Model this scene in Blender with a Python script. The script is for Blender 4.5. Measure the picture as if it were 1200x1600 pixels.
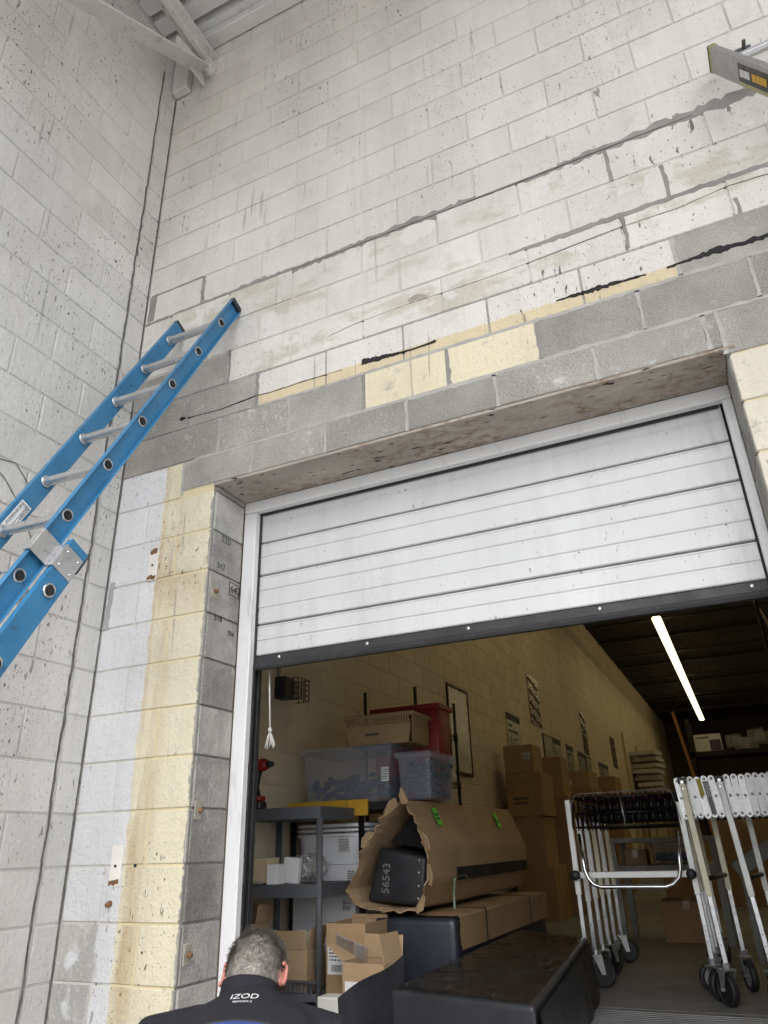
import bpy, bmesh, math, random
from mathutils import Vector, Matrix, noise as mnoise
from mathutils.bvhtree import BVHTree
random.seed(7)
D = bpy.data
scene = bpy.context.scene
for o in list(D.objects): D.objects.remove(o)
C = scene.collection
R = math.radians

# ------------------------------------------------------------------ camera
CAM = Vector((2.016, -2.470, 0.779))
right = Vector((0.90464626, 0.42523374, -0.02813206))
down = Vector((-0.20249705, 0.37083271, -0.90635426))
fwd = Vector((-0.37498013, 0.82562665, 0.421581))
cd = D.cameras.new('camera'); cam = D.objects.new('camera', cd); C.objects.link(cam)
m = Matrix.Identity(4)
for i in range(3):
    m[i][0] = right[i]; m[i][1] = -down[i]; m[i][2] = -fwd[i]; m[i][3] = CAM[i]
cam.matrix_world = m
cd.sensor_fit = 'VERTICAL'; cd.sensor_height = 32.0; cd.lens = 1121.0 / 1600 * 32
cd.clip_start = 0.05; cd.clip_end = 500
scene.camera = cam

# ------------------------------------------------------------------ sky, sun, exposure
w = D.worlds.new('World'); scene.world = w; w.use_nodes = True
nt = w.node_tree
sky = nt.nodes.new('ShaderNodeTexSky'); sky.sky_type = 'NISHITA'; sky.sun_disc = False
SUN_EL, SUN_AZ = 50, 165          # behind the camera, to its right (compass degrees from +y)
sky.sun_elevation = R(SUN_EL); sky.sun_rotation = R(SUN_AZ)
sky.air_density = 1.0; sky.dust_density = 2.5; sky.ozone_density = 1.0
hs = nt.nodes.new('ShaderNodeHueSaturation'); hs.inputs['Saturation'].default_value = 0.42
nt.links.new(sky.outputs[0], hs.inputs['Color'])
bg = nt.nodes['Background']; bg.inputs['Strength'].default_value = 0.15
nt.links.new(hs.outputs[0], bg.inputs['Color'])
sl = D.lights.new('sun', 'SUN'); sl.energy = .5; sl.angle = R(20); sl.color = (1, .99, .975)
so = D.objects.new('sun', sl); C.objects.link(so)
az = R(SUN_AZ); el = R(SUN_EL)
sd = Vector((math.sin(az) * math.cos(el), math.cos(az) * math.cos(el), math.sin(el)))
so.rotation_euler = sd.to_track_quat('Z', 'Y').to_euler(); so.location = (0, -12, 14)
vs = scene.view_settings
vs.view_transform = 'Standard'; vs.look = 'None'; vs.gamma = 1; vs.use_curve_mapping = False
vs.exposure = 1.48
scene.render.engine = 'CYCLES'
scene.cycles.max_bounces = 8; scene.cycles.diffuse_bounces = 5

# ------------------------------------------------------------------ node helpers
class NT:
    def __init__(s, name):
        s.m = D.materials.new(name); s.m.use_nodes = True
        s.t = s.m.node_tree; s.b = s.t.nodes['Principled BSDF']
        s.pos = s.t.nodes.new('ShaderNodeNewGeometry').outputs['Position']
        s._sep = None
    def put(s, sock, v):
        if hasattr(v, 'is_output') or isinstance(v, bpy.types.NodeSocket): s.t.links.new(v, sock)
        else:
            if sock.type == 'RGBA' and len(v) == 3: v = (*v, 1)
            sock.default_value = v
    def xyz(s):
        if not s._sep:
            n = s.t.nodes.new('ShaderNodeSeparateXYZ'); s.put(n.inputs[0], s.pos); s._sep = n.outputs
        return s._sep
    def scale(s, v, k):
        n = s.t.nodes.new('ShaderNodeVectorMath'); n.operation = 'MULTIPLY'; s.put(n.inputs[0], v); n.inputs[1].default_value = k
        return n.outputs[0]
    def noise(s, sc, det=3, stretch=None, rough=.55, off=0):
        n = s.t.nodes.new('ShaderNodeTexNoise'); v = s.pos
        if off:
            a = s.t.nodes.new('ShaderNodeVectorMath'); a.operation = 'ADD'; s.put(a.inputs[0], v); a.inputs[1].default_value = (off, off * 1.7, off * .6); v = a.outputs[0]
        if stretch: v = s.scale(v, stretch)
        s.put(n.inputs['Vector'], v); n.inputs['Scale'].default_value = sc; n.inputs['Detail'].default_value = det; n.inputs['Roughness'].default_value = rough
        return n.outputs[0]
    def vor(s, sc, stretch=None, feat='F1'):
        n = s.t.nodes.new('ShaderNodeTexVoronoi'); n.feature = feat
        s.put(n.inputs['Vector'], s.scale(s.pos, stretch) if stretch else s.pos); n.inputs['Scale'].default_value = sc
        return n.outputs[0]
    def math(s, op, a, b=0.0):
        n = s.t.nodes.new('ShaderNodeMath'); n.operation = op; s.put(n.inputs[0], a); s.put(n.inputs[1], b); return n.outputs[0]
    def rng(s, v, lo, hi, a=0., b=1.):
        n = s.t.nodes.new('ShaderNodeMapRange'); s.put(n.inputs[0], v)
        for i, k in enumerate((lo, hi, a, b)): n.inputs[i + 1].default_value = k
        return n.outputs[0]
    def mix(s, f, a, b):
        n = s.t.nodes.new('ShaderNodeMix'); n.data_type = 'RGBA'; s.put(n.inputs[0], f); s.put(n.inputs[6], a); s.put(n.inputs[7], b); return n.outputs[2]
    def mul(s, a, b):
        n = s.t.nodes.new('ShaderNodeMix'); n.data_type = 'RGBA'; n.blend_type = 'MULTIPLY'; n.inputs[0].default_value = 1; s.put(n.inputs[6], a); s.put(n.inputs[7], b); return n.outputs[2]
    def rand(s): return s.t.nodes.new('ShaderNodeObjectInfo').outputs['Random']
    def grey(s, v):
        n = s.t.nodes.new('ShaderNodeCombineColor')
        for i in range(3): s.put(n.inputs[i], v)
        return n.outputs[0]
    def bump(s, h, st=.4, dist=.003):
        n = s.t.nodes.new('ShaderNodeBump'); s.put(n.inputs['Height'], h); n.inputs['Strength'].default_value = st; n.inputs['Distance'].default_value = dist
        s.t.links.new(n.outputs[0], s.b.inputs['Normal'])
    def fin(s, col, rough=.8, metal=0., spec=None):
        s.put(s.b.inputs['Base Color'], col); s.put(s.b.inputs['Roughness'], rough); s.b.inputs['Metallic'].default_value = metal
        if spec is not None: s.b.inputs['Specular IOR Level'].default_value = spec
        return s.m

MC = {}
def pm(name, c, var=.12, sc=6, rough=.6, metal=0., bump=0., bsc=80, dirt=0., stretch=None, spec=None, dcol=(.05, .045, .04)):
    """plain surface with procedural variation"""
    if name in MC: return MC[name]
    n = NT(name)
    f = n.rng(n.noise(sc, 4, stretch), .3, .7, 1 - var, 1 + var)
    col = n.mul(c, n.grey(f))
    if dirt:
        d = n.rng(n.noise(sc * 4, 5, stretch, .65, 3), .58, .78, 0, dirt)
        col = n.mix(d, col, dcol)
    r = n.rng(n.noise(sc * 3, 3, None, .5, 5), .3, .7, max(.03, rough - .1), min(1, rough + .1))
    if bump: n.bump(n.noise(bsc, 4), bump, .003)
    MC[name] = n.fin(col, r, metal, spec); return MC[name]

WHITE = (.675, .648, .60); LEFTW = (.66, .645, .615); CREAM = (.72, .645, .47); GREY = (.335, .32, .29); KHAKI = (.47, .44, .34)
def cmu_cols(n):
    """bare concrete block: speckled aggregate"""
    g = n.mul(GREY, n.grey(n.rng(n.noise(210, 3), .3, .72, .72, 1.32)))
    g = n.mul(g, n.grey(n.rng(n.noise(3.5, 4, None, .6, 2), .3, .7, .80, 1.16)))
    ef = n.math('MULTIPLY', n.rng(n.noise(16, 6, None, .7, 9), .57, .66), n.rng(n.noise(2.2, 2, None, .5, 4), .5, .6))
    return n.mix(n.math('MULTIPLY', ef, .55), g, (.62, .61, .58))
def paint_cols(n, base, chip=1., grime=.25, var=.085):
    v = n.rng(n.noise(1.6, 4, (1, 1, .55), .6), .3, .7, 1 - var * 1.6, 1 + var)
    col = n.mul(base, n.grey(v))
    st = n.rng(n.noise(22, 3, (1, 1, .04), .6, 6), .5, .75, 0, .20)          # brushed vertical streaks
    col = n.mix(st, col, n.mul(base, (.72, .72, .72)))
    drip = n.math('MULTIPLY', n.rng(n.noise(34, 3, (1, 1, .05), .5, 12), .66, .70), n.rng(n.noise(1.3, 2, None, .5, 8), .52, .62))
    col = n.mix(n.math('MULTIPLY', drip, .55), col, (.26, .25, .23))
    big = n.math('MULTIPLY', n.rng(n.noise(1.1, 5, (1, 1, .45), .65, 52), .52, .72), n.rng(n.noise(12, 5, (1, 1, .25), .65, 55), .3, .7, .25, 1))
    col = n.mix(n.math('MULTIPLY', big, .34), col, (.36, .32, .26))
    gm = n.rng(n.noise(5, 6, None, .7, 20), .55, .8, 0, grime)
    col = n.mix(gm, col, (.33, .30, .24))
    cl = n.rng(n.noise(2.1, 3, (1, 1, .6), .5, 31), .40, .62)
    a = n.rng(n.noise(62, 2, (1, 1, .55), .5, 40), .665, .69)
    b = n.rng(n.noise(130, 2, (1, 1, .7), .5, 44), .655, .69)
    c3 = n.math('MULTIPLY', n.rng(n.noise(27, 3, (1, 1, .3), .6, 48), .675, .695), cl)
    ch = n.math('MAXIMUM', n.math('MAXIMUM', n.math('MULTIPLY', a, cl), n.math('MULTIPLY', b, n.math('MULTIPLY', cl, .8))), c3)
    return n.mix(n.math('MULTIPLY', ch, .85 * chip), col, (.075, .068, .06))
def wall_bump(n, st=.55):
    h = n.math('ADD', n.math('MULTIPLY', n.noise(38, 6, None, .72, 1), .8), n.math('MULTIPLY', n.noise(30, 3, (1, 1, .12), .6, 1), .35))
    n.bump(h, min(1, st * 1.7), .012)
def step(n, axis, thr, wob=.012, soft=.006, wsc=14):
    """0 below thr, 1 above, with a brushed wobbly edge"""
    v = n.math('ADD', n.xyz()[axis], n.math('MULTIPLY', n.math('SUBTRACT', n.noise(wsc, 4, None, .65, axis + 3), .5), wob * 4))
    return n.rng(v, thr - soft, thr + soft)
def blockvar(n, col, a=.95, b=1.05): return n.mul(col, n.grey(n.rng(n.rand(), 0, 1, a, b)))

def mk_white(name, base, chip=1., grime=.2, var=.95):
    n = NT(name); c = blockvar(n, paint_cols(n, base, chip, grime), var, 1.04); wall_bump(n); return n.fin(c, .75, 0, .3)
M_white = mk_white('painted_block_white', WHITE, 1., .34)
M_left = mk_white('painted_block_pale_grey', LEFTW, 1.25, .28)
def mk_grey():
    n = NT('bare_concrete_block'); c = blockvar(n, cmu_cols(n), .88, 1.12); wall_bump(n, .9); return n.fin(c, .92, 0, .2)
M_grey = mk_grey()
def mk_cream():
    n = NT('cream_painted_block'); c = paint_cols(n, CREAM, .5, .15)
    e = n.rng(n.noise(7, 5, None, .7, 61), .60, .70); c = n.mix(n.math('MULTIPLY', e, .6), c, cmu_cols(n)); wall_bump(n)
    return n.fin(c, .8, 0, .3)
M_cream = mk_cream()
def mk_patchy():
    n = NT('white_block_with_worn_patches'); c = paint_cols(n, WHITE, 1., .35)
    k = n.rng(n.noise(3.1, 5, (.6, 1, 1.6), .65, 71), .52, .60); c = n.mix(n.math('MULTIPLY', k, .62), c, n.mul(KHAKI, n.grey(n.rng(n.noise(90, 3), .3, .7, .85, 1.15))))
    k2 = n.rng(n.noise(4.7, 3, None, .5, 77), .60, .63); c = n.mix(n.math('MULTIPLY', k2, .8), c, (.70, .68, .64))
    c = blockvar(n, c, .96, 1.03); wall_bump(n); return n.fin(c, .78, 0, .3)
M_patchy = mk_patchy()
def mk_half():
    n = NT('white_block_with_cream_foot'); c = n.mix(step(n, 2, 2.832, .006, .004), paint_cols(n, (.64, .54, .36), .6, .7), paint_cols(n, WHITE, 1.3, .5)); wall_bump(n); return n.fin(c, .8, 0, .3)
M_half = mk_half()
def mk_pier():
    n = NT('pier_block_white_and_cream')
    wh = paint_cols(n, (.66, .66, .665), .8, .12)
    cr = paint_cols(n, (.70, .645, .485), 1.3, .15)
    rust = n.math('MULTIPLY', n.rng(n.noise(9, 5, (1, 1, .12), .65, 81), .42, .62), n.rng(n.xyz()[0], -.29, -.15, 1, .10))
    cr = n.mix(n.math('MULTIPLY', rust, .72), cr, (.36, .23, .10))
    blot = n.math('MULTIPLY', n.rng(n.noise(38, 4, (1, 1, .8), .6, 84), .62, .68), n.rng(n.math('ABSOLUTE', n.math('SUBTRACT', n.xyz()[2], 2.02)), .06, .24, 1, 0))
    cr = n.mix(n.math('MULTIPLY', blot, .9), cr, (.10, .06, .03))
    smoke = n.math('MULTIPLY', n.rng(n.noise(6, 4, None, .6, 86), .42, .62), n.rng(n.math('ABSOLUTE', n.math('SUBTRACT', n.xyz()[2], 1.98)), .05, .28, .45, 0))
    cr = n.mix(smoke, cr, (.33, .22, .11))
    c = n.mix(step(n, 0, -.308, .014, .004, 14), wh, cr)
    c = n.mix(step(n, 0, -.009, .010, .0015, 24), c, cmu_cols(n))
    # lower courses: render patches over worn paint
    low = n.math('MULTIPLY', n.rng(n.xyz()[2], .535, .545, 1, 0), step(n, 0, -.40, .03, .01, 7)); low = n.math('SUBTRACT', n.rng(n.xyz()[2], .535, .545, 1, 0), low)
    lo2 = n.math('MAXIMUM', n.math('MULTIPLY', low, n.rng(n.noise(5, 3, None, .6, 88), .36, .42)), n.rng(n.math('ADD', n.xyz()[2], n.math('MULTIPLY', n.noise(6, 4, None, .6, 90), .25)), .27, .34, .75, 0))
    patch = n.mix(n.rng(n.noise(5, 5, (1, 1, .5), .6, 91), .4, .65), (.35, .345, .32), (.54, .51, .45))
    patch = n.mix(n.rng(n.noise(40, 4, None, .6, 93), .58, .62, 0, .5), patch, (.58, .58, .58))
    c = n.mix(n.math('MULTIPLY', lo2, .92), c, patch)
    c = blockvar(n, c, .98, 1.02); wall_bump(n, .6); return n.fin(c, .78, 0, .3)
M_pier = mk_pier()
def mk_rightpier():
    n = NT('worn_cream_block'); c = paint_cols(n, (.68, .63, .52), 1.3, .35)
    c = n.mix(n.rng(n.noise(7, 5, None, .7, 95), .56, .62, 0, .7), c, (.40, .37, .31)); wall_bump(n, .7); return n.fin(c, .8, 0, .3)
M_rpier = mk_rightpier()
def mk_mortar():
    n = NT('mortar_joint'); X = n.xyz()
    wh = paint_cols(n, (.635, .61, .565), 1., .25)
    gr = n.mul((.36, .35, .33), n.grey(n.rng(n.noise(60, 4), .3, .7, .75, 1.2)))
    zone = n.math('MULTIPLY', step(n, 2, 2.40, .01), n.math('SUBTRACT', 1., step(n, 2, 2.99, .02)))
    c = n.mix(zone, wh, gr)
    cr = n.math('MULTIPLY', step(n, 0, -.308, .01), n.rng(X[2], 2.40, 2.41, 1, 0))
    cr = n.math('MULTIPLY', cr, n.rng(X[1], .007, .009, 1, 0)); c = n.mix(n.rng(X[1], .007, .009, 0, 1), c, gr); c = n.mix(n.math('MULTIPLY', cr, n.rng(X[2], 2.55, 2.56, 1, 0)), c, (.66, .57, .37))
    wall_bump(n, .5); return n.fin(c, .9, 0, .2)
M_mortar = mk_mortar()
def mk_leftmortar():
    n = NT('painted_mortar_joint'); c = paint_cols(n, (.62, .605, .575), 1., .3); wall_bump(n, .5); return n.fin(c, .85, 0, .2)
M_lmortar = mk_leftmortar()
def mk_inner():
    n = NT('interior_block_paint'); c = n.mul((.66, .575, .44), n.grey(n.rng(n.noise(1.2, 4, None, .6, 3), .3, .7, .88, 1.08)))
    c = n.mix(n.rng(n.noise(40, 3, (1, 1, .4), .5, 7), .7, .74, 0, .5), c, (.12, .10, .08)); c = blockvar(n, c, .95, 1.05); wall_bump(n, .35); return n.fin(c, .6, 0, .35)
M_inner = mk_inner()
M_innermortar = pm('interior_mortar', (.61, .53, .405), .1, 3, .8, bump=.2)
def mk_reveal():
    n = NT('reveal_block_dark_concrete'); c = n.mul(cmu_cols(n), (1.02, 1.02, 1.04)); c = n.mix(n.rng(n.math('ADD', n.xyz()[2], n.math('MULTIPLY', n.noise(9, 4, None, .6, 33), .4)), 2.15, 2.5, 0, .55), c, (.56, .55, .53))
    tones = n.rng(n.rand(), 0, 1, .70, 1.2); c = n.mul(c, n.grey(tones))
    c = n.mul(c, n.grey(n.rng(n.noise(7, 5, None, .65, 14), .3, .7, .75, 1.2)))
    dk = n.rng(n.noise(90, 3, (1, 1, .6), .6, 15), .66, .70, 0, .6); c = n.mix(dk, c, (.06, .06, .06))
    ed = n.math('SUBTRACT', 1., step(n, 1, .010, .006, .002, 30)); c = n.mix(n.math('MULTIPLY', ed, .9), c, (.70, .62, .42))
    wall_bump(n, 1.); return n.fin(c, .92, 0, .2)
M_reveal = mk_reveal()
def mk_lintel():
    n = NT('weathered_lintel'); c = n.mul((.37, .335, .295), n.grey(n.rng(n.noise(3, 5, (1, 3, 1), .6), .3, .7, .8, 1.15)))
    z = n.math('MULTIPLY', n.rng(n.noise(28, 6, (.6, 1, 1), .75, 4), .46, .60), n.rng(n.noise(2.6, 3, None, .5, 2), .40, .58))
    c = n.mix(n.math('MULTIPLY', z, .75), c, (.17, .085, .03))
    s = n.math('MULTIPLY', n.rng(n.noise(48, 3, (.30, 1, 1), .5, 17), .64, .67), n.rng(n.noise(3, 2, None, .5, 19), .42, .52))
    c = n.mix(s, c, (.035, .02, .02)); n.bump(n.noise(90, 4), .4, .003); return n.fin(c, .8, 0, .3)
M_lintel = mk_lintel()
def mk_door():
    n = NT('painted_door_steel'); c = n.mul((.575, .58, .575), n.grey(n.rng(n.noise(2.2, 4, (1, 1, .4), .6), .3, .7, .93, 1.05)))
    s = n.rng(n.noise(16, 4, (1, 1, .12), .6, 4), .48, .8, 0, .28); c = n.mix(s, c, (.36, .36, .35))
    h = n.math('MULTIPLY', n.rng(n.noise(60, 2, (1, 1, .5), .5, 7), .665, .69), n.rng(n.noise(3.4, 3, None, .5, 9), .48, .6)); c = n.mix(n.math('MULTIPLY', h, .75), c, (.12, .12, .12))
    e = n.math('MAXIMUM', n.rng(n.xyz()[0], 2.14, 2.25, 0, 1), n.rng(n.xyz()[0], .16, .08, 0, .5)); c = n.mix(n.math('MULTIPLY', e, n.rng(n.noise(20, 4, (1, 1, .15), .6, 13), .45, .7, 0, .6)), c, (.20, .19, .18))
    n.bump(n.noise(9, 3, (1, 1, 1)), .08, .004); return n.fin(c, n.rng(n.noise(8, 3), .3, .7, .35, .5), 0, .4)
M_door = mk_door()
M_trim = pm('white_aluminium_trim', (.68, .68, .68), .05, 4, .4, 0, .1, 40, .35, (1, 1, .2))
M_rubber = pm('black_rubber', (.022, .022, .024), .3, 5, .55, 0, .2, 40, .3, dcol=(.10, .10, .10))
M_bolt = pm('zinc_bolt', (.62, .62, .62), .1, 40, .35, .8)
M_mort_new = pm('grey_repointing_mortar', (.25, .24, .22), .16, 9, .95, 0, .6, 90, .25)
M_crack = pm('dark_open_gap', (.018, .017, .017), .3, 20, .95, 0, .5, 80)
M_seal = pm('dirty_joint_sealant', (.13, .122, .11), .35, 18, .9, 0, .8, 60)
M_conc = pm('dock_concrete_floor', (.19, .19, .185), .18, 2.2, .65, 0, .25, 60, .5, dcol=(.05, .048, .045))
M_apron = pm('apron_concrete', (.44, .44, .43), .12, 1.1, .9, 0, .3, 40, .3)
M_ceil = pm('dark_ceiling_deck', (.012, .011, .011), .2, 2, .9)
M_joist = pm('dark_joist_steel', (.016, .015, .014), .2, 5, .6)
M_roofw = pm('white_painted_roof_deck', (.60, .59, .565), .08, 3, .7, 0, .15, 50, .35, dcol=(.12, .10, .09))
def mk_truss():
    n = NT('white_truss_steel_with_rust'); c = n.mul((.58, .565, .54), n.grey(n.rng(n.noise(6, 4), .3, .7, .9, 1.06)))
    r_ = n.rng(n.noise(11, 5, None, .7, 3), .56, .68); c = n.mix(n.math('MULTIPLY', r_, .7), c, (.25, .19, .13)); n.bump(n.noise(60, 3), .2, .003); return n.fin(c, .7)
M_truss = mk_truss()

# ------------------------------------------------------------------ mesh helpers
class MB:
    def __init__(s): s.v = []; s.f = []
    def add(s, vs, fs):
        k = len(s.v); s.v += [tuple(v) for v in vs]; s.f += [tuple(i + k for i in f) for f in fs]; return s
    def box(s, x0, x1, y0, y1, z0, z1, b=0., fr=None):
        """box with chamfered edges; fr = (origin, X, Y, Z) local frame"""
        c = ((x0 + x1) / 2, (y0 + y1) / 2, (z0 + z1) / 2); h = ((x1 - x0) / 2, (y1 - y0) / 2, (z1 - z0) / 2)
        b = min(b, min(h) * .9)
        if b <= 0:
            vs = [(c[0] + i * h[0], c[1] + j * h[1], c[2] + k * h[2]) for i in (-1, 1) for j in (-1, 1) for k in (-1, 1)]
            fs = [(0, 1, 3, 2), (4, 6, 7, 5), (0, 4, 5, 1), (2, 3, 7, 6), (0, 2, 6, 4), (1, 5, 7, 3)]
        else:
            vs = []; ix = {}
            for i in (-1, 1):
                for j in (-1, 1):
                    for k in (-1, 1):
                        for a in range(3):
                            p = [c[0] + i * (h[0] - b), c[1] + j * (h[1] - b), c[2] + k * (h[2] - b)]
                            p[a] += (i, j, k)[a] * b; ix[i, j, k, a] = len(vs); vs.append(p)
            fs = []
            for a in range(3):
                u, v2 = (a + 1) % 3, (a + 2) % 3
                for sg in (-1, 1):
                    q = []
                    for su, sv in ((-1, -1), (1, -1), (1, 1), (-1, 1)):
                        t = [0, 0, 0]; t[a] = sg; t[u] = su; t[v2] = sv; q.append(ix[t[0], t[1], t[2], a])
                    fs.append(q if sg > 0 else q[::-1])
                for su in (-1, 1):
                    for sv in (-1, 1):
                        t0 = [0, 0, 0]; t0[u] = su; t0[v2] = sv; t1 = list(t0); t0[a] = -1; t1[a] = 1
                        q = [ix[(*t0, u)], ix[(*t1, u)], ix[(*t1, v2)], ix[(*t0, v2)]]
                        fs.append(q if su * sv > 0 else q[::-1])
            for i in (-1, 1):
                for j in (-1, 1):
                    for k in (-1, 1):
                        q = [ix[i, j, k, 0], ix[i, j, k, 1], ix[i, j, k, 2]]; fs.append(q if i * j * k > 0 else q[::-1])
        if fr:
            o, X, Y, Z = [Vector(t) for t in fr]; vs = [o + X * v[0] + Y * v[1] + Z * v[2] for v in vs]
        return s.add(vs, fs)
    def tube(s, pts, r, n=8, cap=True, flat=None):
        pts = [Vector(p) for p in pts]; rs = r if isinstance(r, (list, tuple)) else [r] * len(pts)
        up = None; vs = []; fs = []
        for i, p in enumerate(pts):
            d = (pts[min(i + 1, len(pts) - 1)] - pts[max(i - 1, 0)]).normalized()
            if up is None:
                up = Vector((0, 0, 1)) if abs(d.z) < .9 else Vector((0, 1, 0))
            a = d.cross(up).normalized(); b = a.cross(d).normalized(); up = b
            for k in range(n):
                t = 2 * math.pi * (k + .5) / n; vs.append(p + (a * math.cos(t) + b * math.sin(t) * (flat or 1)) * rs[i])
        for i in range(len(pts) - 1):
            for k in range(n):
                k2 = (k + 1) % n; fs.append((i * n + k, i * n + k2, (i + 1) * n + k2, (i + 1) * n + k))
        if cap: fs.append(tuple(range(n - 1, -1, -1))); fs.append(tuple((len(pts) - 1) * n + k for k in range(n)))
        return s.add(vs, fs)
    def prism(s, poly, p0, p1, X, Z):
        """polygon (u,v) in frame X,Z swept from p0 to p1"""
        X = Vector(X); Z = Vector(Z); n = len(poly)
        vs = [Vector(p0) + X * u + Z * v for u, v in poly] + [Vector(p1) + X * u + Z * v for u, v in poly]
        return s.add(vs, [tuple(range(n))[::-1], tuple(range(n, 2 * n))] + [(k, (k + 1) % n, (k + 1) % n + n, k + n) for k in range(n)])
    def ell(s, c, r, nu=16, nv=10, M=None):
        c = Vector(c); vs = []; fs = []
        for j in range(nv + 1):
            ph = math.pi * j / nv
            for i in range(nu):
                th = 2 * math.pi * i / nu
                p = Vector((r[0] * math.sin(ph) * math.cos(th), r[1] * math.sin(ph) * math.sin(th), r[2] * math.cos(ph)))
                vs.append(c + (M @ p if M else p))
        for j in range(nv):
            for i in range(nu):
                i2 = (i + 1) % nu; fs.append((j * nu + i, (j + 1) * nu + i, (j + 1) * nu + i2, j * nu + i2))
        return s.add(vs, fs)
    def mesh(s, name, smooth=False):
        me = D.meshes.new(name); me.from_pydata(s.v, [], s.f)
        bm = bmesh.new(); bm.from_mesh(me); bmesh.ops.recalc_face_normals(bm, faces=bm.faces); bm.to_mesh(me); bm.free()
        if smooth:
            for p in me.polygons: p.use_smooth = True
        return me
    def build(s, name, mat, parent=None, smooth=False, loc=None):
        o = D.objects.new(name, s.mesh(name, smooth)); C.objects.link(o); o.data.materials.append(mat)
        if parent: o.parent = parent
        if loc: o.location = loc
        return o
def smooth_angle(o, deg=35):
    for p in o.data.polygons: p.use_smooth = True
    try: o.data.set_sharp_from_angle(angle=R(deg))
    except Exception: pass
    return o
def tag(o, label=None, cat=None, group=None, kind=None):
    if label: o['label'] = label
    if cat: o['category'] = cat
    if group: o['group'] = group
    if kind: o['kind'] = kind
    return o
def thing(name, label, cat, loc=(0, 0, 0), group=None):
    o = D.objects.new(name, None); C.objects.link(o); o.empty_display_size = .1
    o.location = loc; return tag(o, label, cat, group)
def part(name, me, mat, parent, loc=(0, 0, 0), rot=None):
    """an object sharing mesh data"""
    o = D.objects.new(name, me); C.objects.link(o); o.parent = parent; o.location = loc
    if rot: o.rotation_euler = rot
    if not me.materials: me.materials.append(mat)
    if me.materials[0] != mat:
        o.material_slots[0].link = 'OBJECT'; o.material_slots[0].material = mat
    return o
def text(name, body, size, o, X, Y, mat, parent, ext=.0006, align='CENTER'):
    cu = D.curves.new(name, 'FONT'); cu.body = body; cu.size = size; cu.extrude = ext; cu.align_x = align; cu.align_y = 'CENTER'; cu.resolution_u = 3
    t = D.objects.new(name, cu); C.objects.link(t)
    dg = bpy.context.evaluated_depsgraph_get(); me = D.meshes.new_from_object(t.evaluated_get(dg))
    D.objects.remove(t); D.curves.remove(cu)
    X = Vector(X).normalized(); Y = Vector(Y).normalized(); Z = X.cross(Y)
    for v in me.vertices: v.co = Vector(o) + X * v.co.x + Y * v.co.y + Z * v.co.z
    ob = D.objects.new(name, me); C.objects.link(ob); me.materials.clear(); me.materials.append(mat)
    if parent: ob.parent = parent
    return ob
def strip(name, pts, fmap, mat, parent, jit=.3, off=.0015, seg=.022, back=.006, seed=0):
    """irregular ribbon on a wall: pts = (u, v, width); fmap(u, v, out) -> xyz"""
    rnd = random.Random(seed + len(pts)); L = []
    for (u0, v0, w0), (u1, v1, w1) in zip(pts[:-1], pts[1:]):
        n = max(1, int(math.hypot(u1 - u0, v1 - v0) / seg))
        for i in range(n): t = i / n; L.append((u0 + (u1 - u0) * t, v0 + (v1 - v0) * t, w0 + (w1 - w0) * t))
    L.append(pts[-1]); vs = []; fs = []
    for i, (u, v, wd) in enumerate(L):
        a = L[max(i - 1, 0)]; b = L[min(i + 1, len(L) - 1)]; du, dv = b[0] - a[0], b[1] - a[1]; l = math.hypot(du, dv) or 1; nu, nv = -dv / l, du / l
        wa = wd / 2 * (1 + rnd.uniform(-jit, jit)); wb = wd / 2 * (1 + rnd.uniform(-jit, jit))
        e = min(wa, wb) * .5
        for q, o_ in ((wa, -back), (wa - e * .6, off), (-wb + e * .6, off), (-wb, -back)): vs.append(fmap(u + nu * q, v + nv * q, o_))
    for i in range(len(L) - 1):
        for k in range(3): fs.append((i * 4 + k, i * 4 + k + 1, i * 4 + k + 5, i * 4 + k + 4))
    return MB().add(vs, fs).build(name, mat, parent)
FRONT = lambda u, v, o: (u, -o, v)
LEFT = lambda u, v, o: (-.61 + o, u, v)

# ------------------------------------------------------------------ setting
B, H, ZO = .4064, .2032, 2.36
ZJ = lambda k: ZO + k * H
XL = -.61; OX0, OX1, HEAD = .004, 2.284, 2.392
GZ = -.85
g = MB().box(-60, 60, -80, 0.3, GZ - .3, GZ).build('ground', M_apron); tag(g, kind='structure')
fl = MB().box(XL, 9.5, 0.012, 33, -.25, 0).build('warehouse_floor', M_conc); tag(fl, kind='structure')
lv = MB(); lv.box(.10, 2.2, .06, 1.90, .0045, .0105)
lvo = lv.build('dock_plate', pm('ridged_dock_plate', (.20, .20, .20), .2, 3, .5, .6, .2, 50, .5), fl)
rb = MB().box(.10, 2.2, 0, .012, 0, .004).mesh('plate_ridge')
for i in range(44): part('plate_ridge', rb, MC['ridged_dock_plate'], fl, (0, .11 + i * .04, .0105))
MB().box(.10, 2.2, 1.905, 1.955, .001, .014, .004).build('hinge_strip', MC['ridged_dock_plate'], fl)

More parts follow.
